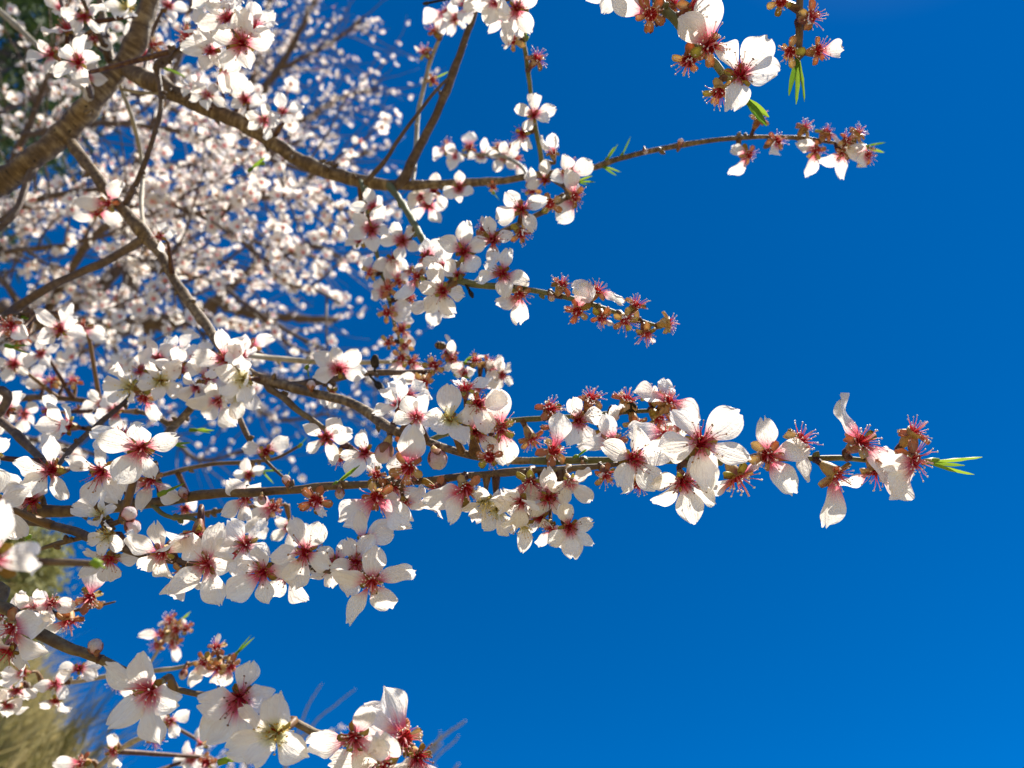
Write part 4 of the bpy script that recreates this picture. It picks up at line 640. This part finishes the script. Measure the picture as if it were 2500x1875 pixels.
# ------------------------------------------------------------------ trees further back
def far_blossom(k):
    r = random.Random(2000+k); mb = MB(); R = .0185; op = r.uniform(.15, .75); sp = r.random() < .28
    for i in range(5):
        if sp and r.random() < .6: continue
        a = 2*math.pi*i/5+r.uniform(-.12, .12); c, s = math.cos(a), math.sin(a); q = op+r.uniform(-.2, .2); L = R*r.uniform(.85, 1.05); W = R*.42; V = []; UV = []
        for v, wd in ((.12, .22), (.45, .8), (.8, 1), (1, .55)):
            for u in (-1, 0, 1):
                rad = L*v*(1-.08*u*u); z = q*L*v*v*.8+.12*L*u*u*v; V.append((c*rad-s*u*W*wd, s*rad+c*u*W*wd, z)); UV.append((u*.5+.5, v))
        mb.add(V, [(j*3+i_, j*3+i_+1, j*3+i_+4, j*3+i_+3) for j in range(3) for i_ in range(2)], 0, UV)
    for i in range(9):      # centre and stamens
        a = 2*math.pi*i/9; t_ = r.uniform(.5, 1.0); e = Vector((math.cos(a)*.0065*t_, math.sin(a)*.0065*t_, .0075*r.uniform(.7, 1.1))); sd_ = Vector((-math.sin(a), math.cos(a), 0))*.0011
        mb.add([Vector((0, 0, -.001))+sd_, Vector((0, 0, -.001))-sd_, e-sd_*.6, e+sd_*.6], [(0, 1, 2, 3)], 1, None, [0, 0, 1, 1])
    for i in range(5):
        a = 2*math.pi*(i+.5)/5; mb.add([(0, 0, -.009), (.0035*math.cos(a-.6), .0035*math.sin(a-.6), 0), (.008*math.cos(a), .008*math.sin(a), -.001), (.0035*math.cos(a+.6), .0035*math.sin(a+.6), 0)], [(0, 1, 2, 3)], 2)
    me = mb.mesh('blossom', ['petal', 'fil_red', 'sep_orange']); return me, mb
FB = [far_blossom(k) for k in range(10)]

def far_tree(root, limbs, spec, bark, twig_bark, seed, dens, single=300, bsc=1.0, box=(-80, 2600, -80, 1960)):
    """limbs: lists of (x, y, depth, radius px) or world points; twigs sprout from them and carry the blossoms"""
    r = random.Random(seed); twigs = MB(); spots = []
    for li, (pts, w_) in enumerate(limbs):
        L = [(at(p[0], p[1], p[2]), p[3]*p[2]/FPX) if len(p) == 4 else (Vector(p[0]), p[1]) for p in pts]
        sp = spline(L, .03); mb = MB(); tube(mb, [s[0]+Vector((r.gauss(0, 1), r.gauss(0, 1), r.gauss(0, 1)))*s[1]*.15 for s in sp], [s[1]*r.uniform(.9, 1.12) for s in sp], 9, 0, True, .12)
        link('branch' if li else 'trunk', mb.mesh('branch', [bark]), root)
        if w_ <= 0: continue
        for i, (p, rad) in enumerate(sp[1:-1]):
            px, py, d = proj(p)
            if not (box[0] < px < box[1] and box[2] < py < box[3]): continue
            for _ in range(int(w_*spec['n']+r.random())):
                tan = (sp[min(i+2, len(sp)-1)][0]-sp[i][0]).normalized()
                dv = (Vector((r.gauss(0, 1), r.gauss(0, 1), r.gauss(0, 1))).normalized()+tan*.8+Vector(spec['bias'])).normalized()
                ln = r.uniform(*spec['len']); P = [p.copy()]; q = p.copy(); n = 6
                for k in range(n):
                    dv = (dv+Vector((r.gauss(0, .13), r.gauss(0, .13), r.gauss(0, .13)+spec.get('droop', 0)))).normalized(); q = q+dv*ln/n; P.append(q.copy())
                cl = r.choice([0, .15, .6, 1.3, 2.2, 1.6])*dens; R0 = spec['r']; tube(twigs, P, [R0*(1-.8*k/n) for k in range(n+1)], 5, 0, True)
                for k in range(n):
                    for _ in range(int(cl+r.random())):
                        c = P[k].lerp(P[k+1], r.random()); nn = Vector((r.gauss(0, 1), r.gauss(0, 1)-.25, r.gauss(0, 1)+.15)).normalized()
                        spots.append((c+nn*.012*bsc, nn, bsc*r.uniform(.8, 1.1), r.randrange(len(FB)), r.uniform(0, 6.28)))
    if twigs.v: link('twigs', twigs.mesh('twigs', [twig_bark]), root, kind='stuff')
    def vis(s):
        x, y, d = proj(s[0]); return d if (-20 < x < 2520 and -20 < y < 1895) else 1e3+d
    spots.sort(key=vis)
    V = []; Fc = []; UV = []; T = []; MI = []; b = 0
    for i, (p, n, s, k, a) in enumerate(spots):
        xa = n.orthogonal().normalized(); ya = n.cross(xa); m = Matrix((xa, ya, n)).transposed().to_4x4() @ Matrix.Rotation(a, 4, 'Z') @ Matrix.Scale(s, 4)
        if i < single:
            o = link('blossom', FB[k][0], root, Matrix.Translation(p) @ m); o.color = (r.uniform(.4, .75), 0, 0, 1)
        else:
            mb = FB[k][1]; A3 = np.array(m.to_3x3()); V.append(np.array(mb.v) @ A3.T + np.array(p)); Fc += [tuple(b+j for j in f) for f in mb.f]; b += len(mb.v); UV += mb.uv; T += mb.t; MI += mb.mi
    if V:
        o = link('blossoms', mesh('blossoms', np.concatenate(V), Fc, ['petal', 'fil_red', 'sep_orange'], UV, MI, T), root, kind='stuff'); o.color = (.55, 0, 0, 1)
    return len(spots)
B = tree('almond_tree', 'almond tree thick with white bloom behind the thick left branch')
tb = ((-2.15, 1.5, float(bank_h(-2.15, 1.5))-.1), .07)
t1 = ((-1.85, 1.3, 2.95), .055)
limbsB = [([tb, ((-2.02, 1.46, 2.4), .06), t1, ((-1.7, 1.25, 3.1), .03)], 0),
 ([t1, (-150, 880, 1.9, 22), (100, 790, 1.9, 17), (300, 640, 2.0, 14), (330, 420, 2.0, 11), (420, 200, 2.1, 8), (470, 0, 2.1, 6)], 1),
 ([(100, 790, 1.9, 12), (250, 560, 1.7, 9), (480, 520, 1.6, 7), (760, 470, 1.5, 5), (860, 560, 1.45, 3)], .85),
 ([(-150, 880, 1.9, 14), (-40, 560, 1.8, 12), (60, 330, 1.8, 9), (140, 120, 1.8, 6), (180, -60, 1.8, 4)], 1),
 ([(60, 330, 1.8, 8), (250, 300, 1.6, 7), (480, 330, 1.5, 6), (690, 400, 1.4, 5), (800, 430, 1.35, 3)], 1),
 ([(330, 420, 2.0, 8), (480, 400, 2.2, 7), (640, 380, 2.3, 6), (760, 330, 2.4, 3)], .7),
 ([(-40, 560, 1.8, 8), (120, 480, 1.6, 7), (330, 470, 1.5, 6), (560, 560, 1.4, 5), (720, 640, 1.4, 3)], 1),
 ([(100, 790, 1.9, 8), (-20, 640, 1.6, 7), (150, 600, 1.5, 6), (330, 560, 1.5, 3)], .7),
 ([(300, 640, 2.0, 7), (385, 640, 1.4, 5), (425, 700, 1.3, 5), (470, 780, 1.25, 4), (520, 860, 1.2, 3)], .9),
 ([(-150, 880, 1.9, 9), (60, 900, 2.2, 7), (200, 860, 2.4, 6), (330, 780, 2.4, 4)], .8),
 ([(-40, 560, 1.8, 8), (-20, 300, 2.2, 8), (200, 200, 2.4, 7), (360, 240, 2.4, 6), (560, 340, 2.4, 3)], .8),
 ([(250, 300, 1.6, 6), (300, 120, 1.7, 6), (420, -20, 1.8, 5)], .8),
 ([(300, 640, 2.0, 6), (520, 690, 1.9, 6), (601, 744, 1.8, 5.5), (700, 808, 1.7, 5), (790, 850, 1.65, 4)], .35),
 ([(560, 560, 1.4, 4), (695, 690, 1.5, 4.5), (758, 703, 1.5, 4), (830, 740, 1.5, 3)], .3),
 ([(-150, 880, 1.9, 8), (30, 1050, 1.7, 7), (140, 1080, 1.6, 6), (260, 1120, 1.6, 4)], .5),
]
nB = far_tree(B, limbsB, dict(n=1.3, len=(.08, .36), r=.0026, bias=(.25, 0, .1)), 'bark_dark', 'bark_dark', 11, .95, bsc=.78)
Cc = tree('almond_tree', 'hazy sparsely flowering almond tree with bare grey twigs at top centre left')
tc_ = ((-3.8, 2.8, float(bank_h(-3.8, 2.8))-.1), .13); tc1 = ((-3.4, 2.45, 4.85), .10)
limbsC = [([tc_, ((-3.65, 2.65, 4.2), .11), tc1], 0),
 ([tc1, (-60, 760, 4.2, 26), (250, 800, 4.2, 22), (494, 766, 4.2, 19), (522, 741, 4.2, 17), (570, 751, 4.2, 15), (633, 770, 4.2, 12), (822, 782, 4.2, 7)], .35),
 ([(250, 800, 4.2, 16), (316, 703, 4.2, 17), (320, 620, 4.3, 15), (420, 500, 4.4, 14), (560, 330, 4.5, 12), (680, 170, 4.6, 9), (760, 20, 4.6, 6), (790, -60, 4.6, 4)], 1),
 ([(560, 330, 4.5, 9), (720, 300, 4.4, 7), (830, 240, 4.4, 5), (930, 215, 4.4, 3)], .9),
 ([(560, 330, 4.5, 8), (640, 120, 4.7, 7), (660, -40, 4.7, 5)], 1),
 ([(420, 500, 4.4, 8), (640, 480, 4.3, 7), (780, 420, 4.3, 6), (900, 370, 4.3, 3)], .9),
 ([(680, 170, 4.6, 6), (800, 110, 4.6, 5), (890, 40, 4.6, 3)], .8),
 ([(522, 741, 4.2, 10), (640, 640, 4.2, 8), (760, 600, 4.2, 6), (850, 640, 4.2, 3)], .9),
 ([(633, 770, 4.2, 6), (720, 850, 4.3, 5), (820, 880, 4.3, 4), (930, 950, 4.3, 2.5)], .7),
 ([(494, 766, 4.2, 6), (560, 900, 4.0, 6), (660, 1020, 3.9, 5), (800, 1010, 3.9, 3)], .5),
 ([(250, 800, 4.2, 6), (380, 1000, 4.0, 6), (480, 1120, 3.9, 5), (620, 1090, 3.9, 3)], .5),
 ([(560, 900, 4.0, 5), (700, 930, 4.0, 4), (850, 1000, 4.0, 3), (960, 1010, 4.0, 2)], .7),
]
nC = far_tree(Cc, limbsC, dict(n=1.5, len=(.15, .6), r=.004, bias=(.35, 0, .15), droop=-.02), 'bark_dark', 'bark_dark', 12, .55)
D = tree('almond_tree', 'far almond tree with pale bare twig tips rising at the bottom edge')
limbsD = [([((-1.1, 5.9, -.1), .12), ((-1.1, 5.9, 1.6), .10), ((-1.0, 5.8, 3.3), .07)], 0),
 ([((-1.0, 5.8, 3.2), .06), (1000, 1960, 5.4, 6.60), (1020, 1860, 5.4, 4.40), (1080, 1800, 5.4, 3.30), (1138, 1760, 5.4, 1.65)], .0),
 ([(1015, 1880, 5.4, 3.30), (1060, 1835, 5.4, 2.75), (1080, 1815, 5.4, 1.65)], 0), ([(1020, 1860, 5.4, 2.20), (1065, 1820, 5.4, 2.20), (1075, 1785, 5.4, 1.65)], 0),
 ([(1040, 1900, 5.5, 2.20), (1065, 1850, 5.5, 1.93), (1110, 1810, 5.5, 1.65), (1120, 1795, 5.5, 1.10)], 0), ([(1050, 1890, 5.5, 2.20), (1065, 1870, 5.5, 1.65)], 0), ([(1090, 1900, 5.5, 2.20), (1120, 1865, 5.5, 1.65)], 0),
 ([((-1.0, 5.8, 3.2), .05), (700, 1900, 5.4, 4.40), (760, 1775, 5.4, 2.20), (820, 1720, 5.4, 1.65), (868, 1682, 5.4, 1.10)], .0),
 ([(690, 1900, 5.6, 2.75), (745, 1740, 5.6, 2.20), (786, 1668, 5.6, 1.10)], .0),
 ([((-1.0, 5.8, 3.2), .05), (620, 1960, 5.4, 4.95), (600, 1860, 5.4, 3.30), (560, 1790, 5.4, 2.20)], 1.),
 ([(600, 1860, 5.4, 2.75), (660, 1820, 5.4, 2.20), (720, 1800, 5.4, 1.65), (830, 1782, 5.4, 1.10)], .5),
 ([(620, 1960, 5.4, 2.75), (520, 1880, 5.3, 2.75), (505, 1800, 5.3, 1.65)], 1.)]
nD = far_tree(D, limbsD, dict(n=.8, len=(.05, .18), r=.003, bias=(0, 0, .5)), 'bark_pale', 'bark_pale', 13, 1.3)

# evergreen behind, top left
M['ever'] = plain_thin('dark_needles', (.012, .03, .008), (.05, .085, .02), .2, 3., .6)
E = tree('evergreen_tree', 'dark green evergreen tree behind the bloom at the upper left edge', None)
ex, ey = -6.15, 2.9; ez = float(bank_h(ex, ey))
mb = MB(); tube(mb, [Vector((ex, ey, ez-.2)), Vector((ex+.1, ey, ez+3)), Vector((ex, ey, ez+7)), Vector((ex, ey, ez+10.5))], [.22, .18, .12, .03], 10, 0, True, .1); link('trunk', mb.mesh('trunk', ['bark_dark']), E)
re_ = random.Random(5); V = []; Fc = []
for i in range(520):
    h = re_.uniform(1.2, 10.8); rm = 1.5*(1-(h/11.5)**1.6)+.25; a = re_.uniform(0, 6.283); q = rm*math.sqrt(re_.uniform(.1, 1))
    c = Vector((ex+q*math.cos(a), ey+q*math.sin(a), ez+h)); rr = re_.uniform(.18, .42)
    for _ in range(42):
        p = c+Vector((re_.gauss(0, 1), re_.gauss(0, 1), re_.gauss(0, .7)))*rr*.55; d = Vector((re_.gauss(0, 1), re_.gauss(0, 1), re_.gauss(0, 1)+.4)).normalized(); s_ = d.orthogonal().normalized()*.018; b = len(V)
        V += [p-s_, p+s_, p+d*.13+s_*.3, p+d*.13-s_*.3]; Fc.append((b, b+1, b+2, b+3))
link('crown', mesh('crown', V, Fc, ['ever'], smooth=False), E, kind='stuff')

# shrub and grass on the bank
M['shrub'] = plain_thin('olive_shrub_leaf', (.26, .25, .08), (.56, .48, .22), .45, 5., .6)
M['grass'] = plain_thin('dry_grass_blade', (.19, .18, .05), (.50, .41, .19), .35, 6., .6)
Hs = tree('shrub', 'olive yellow shrub standing on the bank at the left edge', None, 'shrub')
hx, hy = -2.28, 2.9; hz = float(bank_h(hx, hy)); V = []; Fc = []
mb = MB()
for i in range(7):
    a = i*.9; tube(mb, [Vector((hx, hy, hz-.05)), Vector((hx+.1*math.cos(a), hy+.1*math.sin(a), hz+.12)), Vector((hx+.16*math.cos(a), hy+.16*math.sin(a), hz+.30))], [.018, .012, .004], 6)
link('stem', mb.mesh('stem', ['bark']), Hs)
for i in range(260):
    a = re_.uniform(0, 6.283); h = re_.uniform(.05, .45); q = .17*math.sqrt(re_.random())*(1-.9*h); c = Vector((hx+q*math.cos(a), hy+q*math.sin(a), hz+h))
    for _ in range(40):
        p = c+Vector((re_.gauss(0, 1), re_.gauss(0, 1), re_.gauss(0, 1)))*.055; d = Vector((re_.gauss(0, 1), re_.gauss(0, 1), re_.gauss(0, 1)+.5)).normalized(); s_ = d.orthogonal().normalized()*.006; b = len(V)
        V += [p-s_, p+s_, p+d*.035+s_*.3, p+d*.035-s_*.3]; Fc.append((b, b+1, b+2, b+3))
link('crown', mesh('crown', V, Fc, ['shrub'], smooth=False), Hs, kind='stuff')
n = 42000
gx = -1.3-2.4*rng.random(n)**1.3; gy = 1.7+3.2*rng.random(n); gz = bank_h(gx, gy)
hh = .07+.20*rng.random(n)**2; an = rng.random(n)*6.283; le = rng.normal(0, .35, (n, 2)); le[:, 0] += .12
wv = np.stack([np.cos(an), np.sin(an), 0*an], 1)*.0045; p0 = np.stack([gx, gy, gz-.02], 1)
p1 = p0+np.stack([le[:, 0]*hh*.4, le[:, 1]*hh*.4, hh*.6], 1); p2 = p0+np.stack([le[:, 0]*hh*1.2, le[:, 1]*hh*1.2, hh], 1)
V = np.stack([p0-wv, p0+wv, p1-wv*.8, p1+wv*.8, p2], 1).reshape(-1, 3)
Fc = [f for i in range(n) for f in ((5*i, 5*i+1, 5*i+3, 5*i+2), (5*i+2, 5*i+3, 5*i+4))]
link('grass', mesh('grass', V, Fc, ['grass'], smooth=False), None, None, kind='stuff', label='dry straw coloured grass on the bank at the lower left', category='grass')
# tall dry stalks leaning out from the bank
V = []; mb = MB()
for i in range(46):
    x = re_.uniform(120, 260); y = re_.uniform(1760, 1890); d = re_.uniform(2.4, 3.2); p = at(x, y, d); q = at(x+re_.uniform(20, 170), y-re_.uniform(30, 190), d+re_.uniform(-.1, .1))
    tube(mb, [p-Vector((0, 0, .15)), p, p.lerp(q, .5)+Vector((0, 0, .02)), q], [.003, .0025, .0018, .0008], 4)
link('dry_stalks', mb.mesh('dry_stalks', ['grass']), None, None, kind='stuff', label='long dry grass stalks leaning right from the bank at lower left', category='grass')
print('blossoms', bcount, nB, nC, nD, 'objects', len(bpy.data.objects))
